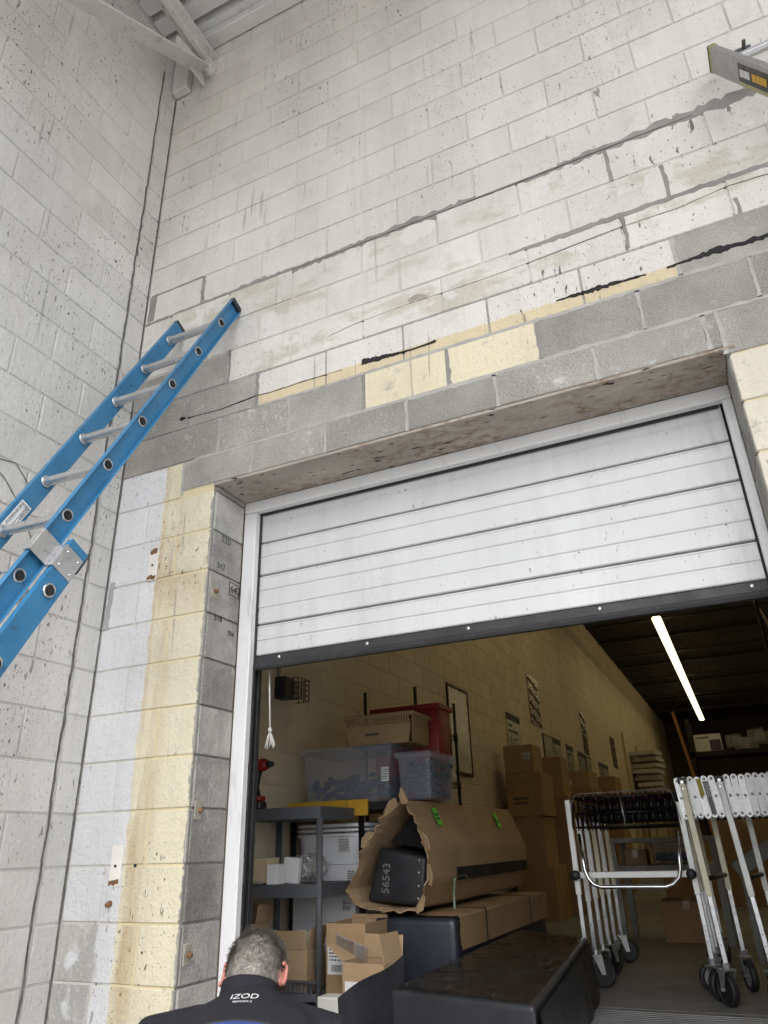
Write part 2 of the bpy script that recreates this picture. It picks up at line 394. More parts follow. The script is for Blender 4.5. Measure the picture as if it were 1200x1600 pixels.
# ---- front wall
fw = thing('front_wall', 'painted concrete block wall around the overhead door, white above bare grey courses', 'wall', (0, 0, GZ))
fw.location = (0, 0, 0)
core = MB(); TH = .25; RX = 5.0; TOP = 6.05
core.box(XL - .2, OX0 - .012, .0055, TH - .004, GZ, HEAD + .002); core.box(OX1 + .012, RX, .0055, TH - .004, GZ, HEAD + .002)
core.box(XL - .2, RX, .0055, TH - .004, HEAD + .003, TOP)
core.box(OX0 - .011, OX1 + .011, .009, TH - .006, GZ, -.02)
core.build('mortar_bed', M_mortar, fw)
BM = {}
def block_mesh(wd, ht, axis):
    key = (round(wd, 3), round(ht, 3), axis)
    if key not in BM:
        if axis == 'x': BM[key] = MB().box(0, wd, 0, .016, 0, ht, .0035).mesh('block')
        else: BM[key] = MB().box(-.016, 0, -wd, 0, 0, ht, .0035).mesh('block')
    return BM[key]
rb_ = random.Random(3)
J = .0085; HJ = []
def fmat(k, x0, x1):
    xm = (x0 + x1) / 2; z = ZJ(k)
    if k < 0 or (k == 0 and xm < -.2): return M_pier if xm < 0 else M_rpier
    if k == 0: return M_grey if xm < 2.5 else M_rpier
    if k == 1: return M_cream if .81 < xm < 1.63 else M_grey
    if k == 2: return M_half if .21 < xm < 2.2 else M_grey
    if k == 3: return M_grey if xm < .03 else M_patchy
    if k in (4, 5): return M_patchy
    return M_white
def fblock(k, x0, x1, z0, z1):
    if x1 - x0 < .03 or z1 - z0 < .03: return
    if k in (0, 1, 2) and -.15 < x0 < 3.1 and fmat(k, x0, x1) == M_grey and not (k == 2 and .1 < x0 < .3): HJ.append((x0, z0, z1, k))
    part('block', block_mesh(x1 - x0 - J, z1 - z0 - J, 'x'), fmat(k, x0, x1), fw, (x0 + J / 2, rb_.uniform(-.002, .001), z0 + J / 2))
for k in range(-13, 18):
    off = 0 if k % 2 else B / 2
    cuts = sorted({XL + .002} | {round(i * B - off, 4) for i in range(-1, 10) if i * B - off > XL + .06})
    if k == 2: cuts = sorted([c for c in cuts if not (2.0 < c < 2.4) and not (.0 < c < .3)] + [2.2, .213])
    if k == 3: cuts = sorted([c for c in cuts if not (-.1 < c < .1)] + [.02])
    for a, b in zip(cuts[:-1], cuts[1:]):
        z0, z1 = ZJ(k), min(ZJ(k + 1), 5.96)
        if k == 0 and b <= OX1 + .2 and a >= -.21: z0 = HEAD + .004
        if z1 <= ZJ(0) + .001:
            for s0, s1 in ((a, min(b, OX0)), (max(a, OX1), b)): fblock(k, s0, s1, z0, z1)
        elif k == 0:
            if b > OX1 > a: fblock(k, a, OX1 - .002, HEAD + .004, z1); fblock(k, OX1 - .002, b, ZJ(0), z1)
            else: fblock(k, a, b, z0, z1)
        else: fblock(k, a, b, z0, z1)
# reveal blocks (jambs)
rvm = {}
for k in range(-12, 1):
    z0, z1 = ZJ(k) + J / 2, (ZJ(k + 1) if k < 0 else HEAD) - J / 2
    if z1 - z0 < .02: continue
    h = round(z1 - z0, 4)
    if h not in rvm: rvm[h] = MB().box(-.02, 0, .018, .244, 0, h, .003).mesh('reveal_block')
    part('reveal_block', rvm[h], M_reveal, fw, (OX0 + rb_.uniform(-.001, .001), 0, z0))
    part('reveal_block', rvm[h], M_reveal, fw, (OX1 + .02, 0, z0))
li = MB(); li.box(OX0 + .001, OX1 - .001, .004, TH - .002, HEAD - .006, HEAD, .002).build('lintel', M_lintel, fw)
li = MB().box(OX0 - .01, OX1 + .03, -.003, .006, HEAD - .010, HEAD + .003, .002).build('lintel_edge', M_lintel, fw)
# repointed joints, gaps and cracks
z6, z4, z7 = ZJ(6), ZJ(4), ZJ(7)
strip('repointed_joint', [(-.60, z6 - .004, .022), (-.2, z6, .03), (.12, z6 + .004, .04), (.2, z6 - .006, .075), (.45, z6 - .004, .05), (.8, z6, .04), (1.1, z6 + .004, .06), (1.3, z6, .062), (1.7, z6, .048), (2.1, z6 + .006, .055), (2.5, z6 + .01, .075), (3.4, z6, .04)], FRONT, M_mort_new, fw, .45, .0012, seed=1)
strip('open_crack', [(.2, z6 - .006, .002), (.7, z6 - .008, .004), (1.1, z6 - .004, .006), (1.6, z6 - .006, .0075), (2.0, z6, .006), (2.4, z6, .003)], FRONT, M_crack, fw, .5, .0022, seed=2)
strip('repointed_joint', [(1.55, z4 - .004, .014), (1.75, z4, .035), (2.1, z4, .032), (2.6, z4, .038), (3.4, z4, .03)], FRONT, M_mort_new, fw, .35, .0012, seed=3)
strip('repointed_joint', [(-.58, z7, .018), (-.4, z7, .012), (-.2, z7, .02)], FRONT, M_mort_new, fw, .4, .0012, seed=4)
strip('repointed_joint', [(-.565, z6 + .012, .07), (-.565, z7 - .01, .075)], FRONT, M_mort_new, fw, .12, .0012, seed=5)
strip('repointed_joint', [(-.195, z6 + .02, .03), (-.195, z7 - .004, .035)], FRONT, M_mort_new, fw, .3, .0016, seed=6)
for xx, za, zb, wd in ((2.03, z6, ZJ(5), .022), (2.235, ZJ(5), z4, .022), (2.04, z4, ZJ(3) + .01, .02), (2.46, ZJ(3) + .1, ZJ(3), .02), (.215, ZJ(2), ZJ(3), .022), (.03, ZJ(3), z4, .02)):
    strip('repointed_joint', [(xx, za - .01, wd), (xx + .004, (za + zb) / 2, wd * .8), (xx, zb + .005, wd)], FRONT, M_mort_new, fw, .35, .0018, seed=int(xx * 100))
strip('repointed_joint', [(-.21, ZJ(0) + .02, .03), (-.205, ZJ(1) - .02, .032), (-.1, ZJ(1), .022), (.3, ZJ(1), .02), (.8, ZJ(1), .024), (1.2, ZJ(1) - .002, .03), (1.7, ZJ(1), .03), (2.3, ZJ(1), .02), (3.2, ZJ(1), .02)], FRONT, pm('pale_mortar', (.385, .37, .345), .14, 9, .95, 0, .5, 90), fw, .4, .001, seed=8)
strip('repointed_joint', [(.2, ZJ(2), .014), (.8, ZJ(2), .018), (1.3, ZJ(2) + .002, .024), (1.7, ZJ(2), .02), (2.3, ZJ(2), .022), (3.2, ZJ(2), .02)], FRONT, MC['pale_mortar'], fw, .4, .001, seed=9)
for i_, (x_, za, zb, k_) in enumerate(HJ): strip('mortar_joint', [(x_, za + .004, .022), (x_ + .002, (za + zb) / 2, .015), (x_, zb - .004, .024)], FRONT, MC['pale_mortar'], fw, .4, .001, seed=60 + i_)
for i in (2, 3, 4): strip('repointed_joint', [(i * B, ZJ(1) + .01, .028 if i != 3 else .04), (i * B, ZJ(2) - .01, .026)], FRONT, M_mort_new, fw, .3, .0016, seed=20 + i)
strip('open_gap', [(.806, 2.832, .036), (.85, 2.828, .034), (.95, 2.822, .02), (1.05, 2.816, .008), (1.12, 2.818, .009), (1.172, 2.822, .016), (1.178, 2.822, .004)], FRONT, M_crack, fw, .3, .005, .010, seed=10)
strip('open_gap', [(1.72, 2.834, .006), (1.80, 2.834, .016), (1.90, 2.832, .026), (1.98, 2.829, .014), (2.08, 2.826, .008)], FRONT, M_crack, fw, .6, .004, .010, seed=11)
strip('open_gap', [(2.16, 2.826, .008), (2.26, 2.832, .02), (2.36, 2.836, .034), (2.42, 2.828, .022), (2.54, 2.832, .03), (2.8, 2.83, .02), (3.3, 2.83, .01)], FRONT, M_crack, fw, .55, .004, .012, seed=12)
strip('open_crack', [(-.23, 2.829, .005), (0, 2.817, .004), (.2, 2.832, .007), (.3, 2.826, .003), (.5, 2.83, .005), (.7, 2.825, .003)], FRONT, M_crack, fw, .7, .0018, seed=13)
strip('open_crack', [(.62, 3.05, .001), (.76, 3.071, .003), (1.03, 3.082, .004), (1.38, 3.078, .005), (1.61, 3.084, .003), (1.84, 3.098, .005), (2.03, 3.108, .003), (2.26, 3.106, .005), (2.45, 3.131, .004), (2.6, 3.122, .005), (3.2, 3.12, .002)], FRONT, M_seal, fw, .6, .0018, seed=14)
strip('chipped_hole', [(1.055, 3.098, .03), (1.09, 3.108, .055), (1.12, 3.10, .05), (1.15, 3.09, .02)], FRONT, M_lintel, fw, .3, .002, .008, seed=15)
strip('mortar_blob', [(-.26, 2.832, .014), (-.245, 2.832, .026), (-.225, 2.832, .012)], FRONT, M_crack, fw, .2, .007, .006, seed=16)
strip('repointed_joint', [(-.576, 1.985, .035), (-.58, 1.86, .045), (-.588, 1.75, .05)], FRONT, pm('smooth_grey_filler', (.34, .34, .345), .08, 6, .8), fw, .25, .003, seed=17)
# steel plates and anchors on the pier
M_oldplate = pm('chipped_white_plate', (.70, .67, .62), .06, 10, .6, 0, .2, 60, .0)
M_rust = pm('rusty_steel', (.17, .085, .04), .4, 30, .9, 0, .6, 90)
for (cx, cz, hh) in ((-.332, 2.03, .155), (-.345, .735, .15)):
    MB().box(cx - .028, cx + .028, -.005, .003, cz - hh / 2, cz + hh / 2, .002).build('anchor_plate', M_oldplate, fw)
    strip('rust_patch', [(cx - .026, cz - hh / 2 + .014, .022), (cx, cz - hh / 2 + .016, .026), (cx + .026, cz - hh / 2 + .016, .02)], FRONT, M_rust, fw, .4, .0065, .008, seed=int(cz * 100))
    MB().tube([(cx, -.004, cz), (cx, -.0075, cz)], .006, 8).build('bolt_hole', M_crack, fw)
strip('rust_patch', [(-.352, 2.096, .02), (-.33, 2.10, .034), (-.31, 2.098, .03)], FRONT, M_rust, fw, .4, .0065, .008, seed=31)
MB().tube([(-.245, -.001, .735), (-.245, -.003, .735)], .007, 8).build('bolt_hole', M_crack, fw)
for (cx, cz) in ((-.355, .60),): MB().tube([(cx, .0, cz), (cx + .003, -.022, cz - .004)], [.013, .009], 8).build('anchor_bolt', M_rust, fw)
b_ = MB(); b_.box(2.628, 2.69, -.007, .0, 3.80, 3.855, .003); b_.tube([(2.66, -.007, 3.83), (2.66, -.05, 3.835)], .008, 8); b_.build('anchor_bolt', pm('dull_bolt_steel', (.10, .105, .10), .2, 20, .6, .6), fw)
# handwriting on the reveal
M_ink = pm('black_marker', (.015, .015, .015), .1, 20, .8)
M_faint = pm('faint_marker', (.10, .10, .105), .2, 20, .9)
def rtext(body, y, z, size, mt): return text('handwriting', body, size, (OX0 + .0022, y, z), (0, 1, .02), (0, 0, 1), mt, fw)
rtext('642', .205, 1.905, .052, M_ink); rtext('518', .09, 1.74, .040, M_ink); rtext('347', .085, 1.99, .042, M_faint); rtext('520', .11, 2.13, .05, M_faint); rtext('754', .19, 1.69, .03, M_ink)
bx = MB()
for a, b in (((.16, 1.878), (.238, 1.872)), ((.238, 1.872), (.238, 1.935)), ((.238, 1.935), (.158, 1.938)), ((.158, 1.938), (.16, 1.878))):
    bx.tube([(OX0 + .0015, *a), (OX0 + .0015, *b)], .0016, 4)
bx.build('handwriting', M_ink, fw)
for (y, z) in ((.05, 1.86), (.05, .93), (.05, .43)):
    MB().box(OX0 - .002, OX0 + .004, y - .022, y + .022, z - .036, z + .036, .002).build('anchor_plate', pm('old_tan_plate', (.33, .30, .24), .2, 20, .8, 0, .3, 60, .4), fw)
    MB().tube([(OX0 + .003, y + .005, z), (OX0 + .02, y + .006, z - .003)], [.011, .007], 8).build('anchor_bolt', M_rust, fw)

# ---- left side wall (outside)
sw = thing('side_wall', 'pale grey painted block wall meeting the door wall in the corner', 'wall', (0, 0, 0))
MB().box(XL - .25, XL - .0055, -6.5, .006, GZ, TOP).build('mortar_bed', M_lmortar, sw)
YJ = -.128
for k in range(-13, 18):
    z0, z1 = ZJ(k), min(ZJ(k + 1), 5.96); h = z1 - z0 - J
    def lb(y1, wd, mt=M_left): part('block', block_mesh(wd - J, h, 'y'), mt, sw, (XL + rb_.uniform(-.0015, .0015), y1 - J / 2, z0 + J / 2))
    lb(-.001, -YJ - .006)
    y = YJ - .012
    if k % 2 == 0: lb(y, B / 2); y -= B / 2
    while y > -2.5: lb(y, B); y -= B
rj = random.Random(5); pts = []; z = GZ
while z < 5.7: pts.append((YJ - .008 + rj.uniform(-.005, .005), z, rj.uniform(.003, .009))); z += .06
strip('control_joint', pts, LEFT, M_seal, sw, .5, .0022, .02, seed=40)
rj = random.Random(8); pts = []; z = GZ
while z < 5.6: pts.append((-.003 + rj.uniform(-.0015, .0015), z, rj.uniform(.002, .006))); z += .08
strip('corner_crack', pts, LEFT, M_seal, sw, .6, .002, .02, seed=41)
# dried vine stems on the side wall
for ps in ([(-.93, 2.44), (-.78, 2.33), (-.66, 2.27), (-.55, 2.17), (-.45, 2.02)], [(-.78, 2.33), (-.62, 2.36), (-.5, 2.26)]):
    MB().tube([(XL + .004, a, b) for a, b in ps], .0022, 5).build('cable', M_seal, sw)

# ---- canopy roof
cr = thing('canopy_roof', 'white painted corrugated metal roof deck above the block walls', 'roof', (0, 0, 0))
MB().box(XL - .2, RX, -4.2, .006, 6.07, 6.15).build('deck', M_roofw, cr)
rbm = MB().prism([(-.05, 0), (.05, 0), (.07, .075), (-.07, .075)], (XL, 0, 0), (RX, 0, 0), (0, 1, 0), (0, 0, 1)).mesh('deck_rib')
for i in range(27): part('deck_rib', rbm, M_roofw, cr, (0, -.09 - i * .152, 5.992))
MB().box(XL, RX, -.10, -.006, 5.915, 5.985, .006).build('ledger', M_roofw, cr)
# truss beam over the corner
tr = thing('roof_truss', 'white steel truss with rusty angle web seated on the block wall corner', 'truss', (-.33, 0, 5.6))
def angle(p0, p1, wd, t, mat, name, up=(0, 0, 1), par=None):
    p0 = Vector(p0); p1 = Vector(p1); d = (p1 - p0).normalized(); X = d.cross(Vector(up)).normalized(); Z = X.cross(d)
    ob = MB().prism([(-wd, 0), (wd, 0), (wd, t), (t, t), (t, wd), (-t, wd), (-t, t), (-wd, t)], p0, p1, X, Z).build(name, mat, par); return ob
tb = tr.location
angle(Vector((-.33, -.02, 5.66)) - tb, Vector((-.33, -1.75, 4.36)) - tb, .058, .012, M_truss, 'end_diagonal', par=tr)
angle(Vector((-.33, .0, 5.80)) - tb, Vector((-.33, -4.1, 5.80)) - tb, .065, .014, M_truss, 'top_chord', (0, 0, -1), par=tr)
angle(Vector((-.33, -1.75, 4.35)) - tb, Vector((-.33, -4.1, 4.35)) - tb, .06, .012, M_truss, 'bottom_chord', par=tr)
angle(Vector((-.33, -1.7, 4.40)) - tb, Vector((-.33, -2.6, 5.75)) - tb, .035, .01, M_truss, 'web', par=tr)
MB().prism([(0, 0), (.30, .0), (.30, .12), (.07, .17)], Vector((-.372, 0, 5.56)) - tb, Vector((-.36, 0, 5.56)) - tb, (0, -1, 0), (0, 0, 1)).build('gusset_plate', M_truss, tr)
MB().box(-.40, -.26, -.09, .004, 5.66, 5.675, .002, (-tb, (1, 0, 0), (0, 1, 0), (0, 0, 1))).build('bearing_plate', M_truss, tr)
q = MB(); q.box(-.32, -.27, -.07, -.005, 5.615, 5.665, .006, (-tb, (1, 0, 0), (0, 1, 0), (0, 0, 1))); q.tube([Vector((-.295, -.04, 5.60)) - tb, Vector((-.295, -.04, 5.70)) - tb], .012, 6); q.build('anchor_nut', M_truss, tr)
co = thing('corner_block', 'white painted corner pilaster block under the truss seat', 'pilaster', (XL, 0, 5.56))
MB().box(.004, .135, -.06, -.004, 0, .41, .006).build('pilaster_face', M_left, co)

# ---- interior shell
iw = thing('interior_wall', 'long cream painted block wall running back inside the warehouse', 'wall', (0, 0, 0))
MB().box(XL - .2, XL - .004, TH, 33.4, -.2, 5.6).build('mortar_bed', M_innermortar, iw)
cnt = 0; far = MB()
for k in range(-11, 16):
    z0, z1 = ZJ(k), ZJ(k + 1); y = TH + .02 + (B / 2 if k % 2 else 0)
    while y < 32.5:
        if z1 < 4.35 and y < 7.6 and (z0 > .9 or (y > 3.2 and z0 > .5)) and not (z0 > 1.85 and y < .9) and z0 < 1.9 + .42 * y and cnt < 298:
            part('block', block_mesh(B - J, H - J, 'y'), M_inner, iw, (XL, y + B - J / 2, z0 + J / 2)); cnt += 1
        else: far.box(XL - .016, XL, y + J / 2, y + B - J / 2, z0 + J / 2, z1 - J / 2)
        y += B
fo = far.build('far_blocks', M_inner, iw); tag(fo, kind='stuff')
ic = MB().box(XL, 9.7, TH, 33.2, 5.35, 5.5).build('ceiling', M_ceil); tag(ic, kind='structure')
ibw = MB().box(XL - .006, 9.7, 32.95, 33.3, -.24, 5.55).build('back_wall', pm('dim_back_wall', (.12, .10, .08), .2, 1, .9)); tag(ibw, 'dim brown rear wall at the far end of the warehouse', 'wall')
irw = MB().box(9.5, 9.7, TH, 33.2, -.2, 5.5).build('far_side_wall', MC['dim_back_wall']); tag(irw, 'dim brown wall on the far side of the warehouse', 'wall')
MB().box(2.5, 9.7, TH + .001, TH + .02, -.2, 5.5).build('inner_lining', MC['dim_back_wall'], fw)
jm = {}
jt = MB(); jt.box(XL + .02, 9.4, -.05, .05, .40, .45); jo = jt.mesh('top_chord'); jb = MB().box(XL + .25, 9.2, -.045, .045, 0, .04).mesh('bottom_chord')
wb = MB(); x = XL + .3
while x < 9: wb.tube([(x, 0, .02), (x + .3, 0, .42), (x + .6, 0, .02)], .012, 5); x += .6
wb = wb.mesh('web')
for i in range(9):
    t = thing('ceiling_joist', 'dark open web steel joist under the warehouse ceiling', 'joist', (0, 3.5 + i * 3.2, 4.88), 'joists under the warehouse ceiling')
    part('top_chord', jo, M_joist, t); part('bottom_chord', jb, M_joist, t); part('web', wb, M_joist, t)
# lit tube light
lt = thing('ceiling_light', 'long lit warm white strip light hung under the dark ceiling', 'light', (1.152, 19.6, 4.62))
E_ = NT('lit_diffuser'); E_.b.inputs['Emission Color'].default_value = (1, .79, .40, 1); E_.b.inputs['Emission Strength'].default_value = 1.5
M_lit = E_.fin((.8, .8, .75), .5)
for i in range(4):
    y0 = -7.5 + i * 3.76
    MB().box(-.085, .085, y0, y0 + 3.72, 0, .07, .02).build('diffuser', M_lit, lt)
    MB().box(-.06, .06, y0, y0 + 3.72, .071, .13, .005).build('housing', M_joist, lt)
for y in (-6, 0, 6): MB().tube([(0, y, .13), (0, y, .7)], .006, 5).build('hanger', M_joist, lt)
for lx, ly, n_f, lab in ((1.152, 2.6, 2, 'added strip light, out of view above the raised door, brightening the interior'), (4.9, 1.4, 7, 'added strip light row, out of view along the middle, brightening the interior'), (7.8, 1.4, 7, 'added strip light row, out of view by the far side wall, brightening the interior')):
    l2 = thing('ceiling_light', lab, 'light', (lx, ly, 4.62))  # unseen strip rows added to brighten the warehouse interior
    for i in range(n_f):
        y0 = i * 3.76; MB().box(-.085, .085, y0, y0 + 3.72, 0, .07, .02).build('diffuser', M_lit, l2); MB().box(-.06, .06, y0, y0 + 3.72, .071, .13, .005).build('housing', M_joist, l2); MB().tube([(0, y0 + 1.8, .13), (0, y0 + 1.8, .7)], .006, 5).build('hanger', M_joist, l2)

# ---- overhead door and frame
fr = thing('door_frame', 'white aluminium trim framing the overhead door opening', 'door frame', (1.14, .27, 0))
def fb(name, x0, x1, y0, y1, z0, z1, mt=M_trim, b=.004): return MB().box(x0, x1, y0, y1, z0, z1, b, (-fr.location, (1, 0, 0), (0, 1, 0), (0, 0, 1))).build(name, mt, fr)
fb('jamb', OX0 + .001, OX0 + .072, .246, .285, 0.001, HEAD - .068); fb('jamb', OX1 - .036, OX1 - .001, .246, .285, 0.001, HEAD - .068)
fb('jamb_lip', OX0 + .073, OX0 + .076, .286, .30, 0.001, HEAD - .075, M_rubber, .001)
fb('head_trim', OX0 + .001, OX1 - .001, .244, .285, HEAD - .066, HEAD - .007)
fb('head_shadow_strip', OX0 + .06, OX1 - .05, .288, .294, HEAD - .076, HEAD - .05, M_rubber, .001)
dr = thing('overhead_door', 'white ribbed sectional overhead door raised partway with black bottom seal', 'door', (1.14, .30, 1.53))
DX0, DX1 = .076 - 1.14, 2.24 - 1.14
grooves = [1.596, 1.748, 1.996, 2.168, 2.36]; ribs = [1.669, 1.829, 1.916, 2.092, 2.273]
for a, b in zip(grooves[:-1], grooves[1:]):
    pr = [(0.03, a + .004), (.004, a + .006), (0, a + .010)]
    for r_ in ribs:
        if a < r_ < b: pr += [(0, r_ - .006), (.003, r_ - .003), (.003, r_ + .002), (-.002, r_ + .006), (-.002, r_ + .010), (0, r_ + .014)]
    pr += [(0, b - .014), (-.003, b - .011), (-.003, b - .006), (.008, b - .004), (.03, b - .004)]
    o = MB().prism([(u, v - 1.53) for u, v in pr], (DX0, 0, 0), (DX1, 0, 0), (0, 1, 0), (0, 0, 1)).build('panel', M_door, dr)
MB().box(DX0 - .02, DX1 + .02, .031, .045, .06, 1.9).build('door_back_blocker', M_rubber, dr)  # door back, carried up unseen to block lamp light through the head gap
sp = [(.0, .0), (-.014, .003), (-.02, .014), (-.014, .026), (-.006, .03), (-.006, .064), (.022, .064), (.03, .01)]
MB().prism(sp, (DX0 - .004, 0, 0), (DX1, 0, 0), (0, 1, 0), (0, 0, 1)).build('bottom_seal', M_rubber, dr)
for x in (.208, .66, 1.125, 1.657, 2.19): MB().ell((x - 1.14, -.006, .050), (.008, .005, .008), 10, 6).build('bolt', M_bolt, dr, True)
for x in (.052, 2.262): MB().box(x - .012, x + .012, .346, .376, .002, 2.2, .002, (-Vector((1.14, .30, 1.53)), (1, 0, 0), (0, 1, 0), (0, 0, 1))).build('track', M_rubber, dr)
ra = MB(); ra.tube([(.108, .37, 1.545), (.112, .372, 1.44), (.12, .375, 1.27)], .0045, 6); ra.tube([(.12, .375, 1.28), (.121, .375, 1.262)], [.009, .010], 8)
rp = thing('pull_rope', 'frayed white pull rope hanging below the raised door', 'rope', (.12, .375, 1.2))
rr_ = ra; rr_.v = [(a - .12, b - .375, c - 1.2) for a, b, c in rr_.v]; M_rope = pm('white_rope', (.55, .52, .48), .2, 80, .95, 0, .6, 300); rr_.build('cord', M_rope, rp, True)
ts = MB(); rt = random.Random(2)
for i in range(16):
    a = rt.uniform(0, 6.28); r_ = rt.uniform(.004, .03); ts.tube([(0, 0, .066), (math.cos(a) * r_ * .5, math.sin(a) * r_ * .5, .04), (math.cos(a) * r_, math.sin(a) * r_, rt.uniform(-.012, .008))], .003, 5)
ts.build('tassel', M_rope, rp, True)
# ------------------------------------------------------------------ objects: helpers in world coordinates
def wl(o):
    v = Vector((0, 0, 0))
    while o: v = v + o.location; o = o.parent
    return v
def W(mb, name, mat, parent, smooth=False, ang=None):
    o = mb.build(name, mat, parent, smooth)
    if parent: o.location = -wl(parent)
    if ang: smooth_angle(o, ang)
    return o
def T(name, body, size, o, X, Y, mat, parent):
    t = text(name, body, size, o, X, Y, mat, parent); t.location = -wl(parent); return t
def bev(mb, off=.01, seg=2):
    me = mb.mesh('tmp'); bm = bmesh.new(); bm.from_mesh(me); bmesh.ops.bevel(bm, geom=list(bm.edges), offset=off, segments=seg, affect='EDGES', profile=.6)
    out = MB(); bm.verts.ensure_lookup_table(); out.add([v.co[:] for v in bm.verts], [tuple(v.index for v in f.verts) for f in bm.faces]); bm.free(); D.meshes.remove(me); return out
def hexa(lo, hi):
    """lo, hi: four xyz corners each, same winding"""
    return MB().add(list(lo) + list(hi), [(3, 2, 1, 0), (4, 5, 6, 7)] + [(k, (k + 1) % 4, (k + 1) % 4 + 4, k + 4) for k in range(4)])
def quad(mb, o, X, Y, w_, h_, off=.0):
    o = Vector(o); X = Vector(X).normalized(); Y = Vector(Y).normalized(); n_ = X.cross(Y)
    return mb.box(-w_ / 2, w_ / 2, -h_ / 2, h_ / 2, off, off + .0008, 0, (o, X, Y, n_))
def bars(o, X, Y, w_, h_, n, mat, name, parent, seed=1, thick=.5, off=.001):
    """rows of printed lines"""
    rnd = random.Random(seed); mb = MB(); o = Vector(o); X = Vector(X).normalized(); Y = Vector(Y).normalized()
    for i in range(n):
        y = h_ / 2 - (i + .5) * h_ / n; x = -w_ / 2
        while x < w_ / 2 - .004:
            l = min(rnd.uniform(.004, .016), w_ / 2 - x); quad(mb, o + X * (x + l / 2) + Y * y, X, Y, l, h_ / n * thick, off); x += l + rnd.uniform(.002, .005)
            if rnd.random() < .06: break
    return W(mb, name, mat, parent)
def barcode(o, X, Y, w_, h_, mat, parent, seed=1, off=.001):
    rnd = random.Random(seed); mb = MB(); x = -w_ / 2; o = Vector(o); X = Vector(X).normalized(); Y = Vector(Y).normalized()
    while x < w_ / 2: l = rnd.uniform(.0012, .004); quad(mb, o + X * x, X, Y, l, h_, off); x += l + rnd.uniform(.0015, .004)
    return W(mb, 'barcode', mat, parent)
def mk_card(name, c):
    n = NT(name); col = n.mul(c, n.grey(n.rng(n.noise(3, 4, None, .6), .3, .7, .86, 1.12)))
    col = n.mul(col, n.grey(n.rng(n.noise(160, 2, (.08, .08, 1), .5, 3), .3, .7, .96, 1.04)))
    s = n.rng(n.noise(14, 5, None, .7, 6), .6, .8, 0, .35); col = n.mix(s, col, (.12, .08, .045)); n.bump(n.noise(18, 3), .25, .004); return n.fin(col, .85, 0, .2)
M_card = mk_card('brown_cardboard', (.37, .25, .14)); M_cardlt = mk_card('pale_cardboard', (.40, .28, .165)); M_carddk = mk_card('dark_cardboard', (.36, .235, .125)); M_tan = mk_card('tan_cardboard', (.50, .40, .27))
M_paper = pm('white_label_paper', (.72, .72, .72), .05, 9, .7); M_print = pm('label_print', (.06, .06, .07), .2, 30, .8)
M_wcard = pm('white_box_card', (.82, .83, .86), .06, 4, .7, 0, .1, 30)
M_wplast = pm('white_plastic', (.84, .85, .88), .05, 3, .4, 0, .05, 30)
M_gplast = pm('grey_shelf_plastic', (.085, .09, .10), .15, 4, .55, 0, .3, 160)
M_black = pm('black_plastic', (.016, .016, .018), .2, 6, .45); M_bsteel = pm('black_powder_steel', (.014, .014, .015), .2, 9, .4, .3)
M_red = pm('red_plastic', (.24, .010, .012), .12, 5, .45); M_yellow = pm('yellow_plastic', (.62, .36, .03), .08, 5, .5)
M_steel = pm('galvanised_steel', (.52, .53, .54), .18, 14, .38, .75, .05, 60, .3, dcol=(.2, .2, .2)); M_chrome = pm('chromed_tube', (.72, .72, .73), .06, 9, .16, 1.)
M_tubew = pm('white_leg_tube', (.82, .83, .81), .05, 5, .35, .1); M_tubec = pm('cream_leg_tube', (.80, .76, .56), .06, 5, .4, .05)
M_alu = pm('aluminium', (.58, .58, .58), .1, 12, .33, .85, .05, 90, .25, (1, 1, 1), dcol=(.25, .24, .22))
M_tape = pm('packing_tape', (.40, .29, .17), .1, 12, .25)
def mk_vinyl(name, c, rough, st, sc, dirt=.2):
    n = NT(name); h = n.noise(sc, 5, (1, .7, 1), .6); n.bump(h, st, .02); col = n.mul(c, n.grey(n.rng(n.noise(5, 4), .3, .7, .7, 1.4)))
    du = n.rng(n.noise(10, 6, (1, .3, 1), .7, 5), .55, .85, 0, dirt); col = n.mix(du, col, (.11, .11, .115)); return n.fin(col, n.rng(n.noise(7, 4), .3, .7, rough - .08, rough + .12), 0, .5)
M_vinyl = mk_vinyl('black_vinyl', (.016, .017, .020), .42, .25, 6); M_film = mk_vinyl('black_glossy_wrap', (.011, .011, .012), .24, .22, 7, .03); M_film.node_tree.nodes['Principled BSDF'].inputs['Specular IOR Level'].default_value = .22
def mk_clear(name, c, a):
    n = NT(name); n.b.inputs['Alpha'].default_value = a; n.bump(n.noise(8, 2), .1, .01); return n.fin(c, .22, 0, .5)
M_clear = mk_clear('clear_bin_plastic', (.42, .46, .54), .34); M_bag = mk_clear('clear_bag_film', (.55, .55, .54), .30)
M_bluefab = pm('dark_blue_contents', (.016, .028, .085), .5, 18, .6, 0, .6, 40)

# ------------------------------------------------------------------ blue extension ladder
def mk_blue():
    n = NT('blue_fibreglass'); c = n.mul((.036, .175, .335), n.grey(n.rng(n.noise(6, 4, None, .6), .3, .7, .85, 1.12)))
    c = n.mul(c, n.grey(n.rng(n.noise(220, 2), .3, .7, .93, 1.07)))
    w_ = n.rng(n.noise(14, 6, None, .7, 9), .60, .70, 0, .75); c = n.mix(w_, c, (.03, .07, .12)); c = n.mix(n.rng(n.noise(5, 5, None, .7, 19), .5, .8, 0, .35), c, (.13, .24, .33)); c = n.mix(n.rng(n.noise(120, 4, None, .7, 23), .64, .70, 0, .5), c, (.20, .25, .28)); n.bump(n.noise(240, 2), .12, .002); return n.fin(c, .45, 0, .4)
M_blue = mk_blue()
lad = thing('extension_ladder', 'blue fibreglass extension ladder with aluminium rungs leaning against the door wall', 'ladder', (-.13, -2.2, GZ))
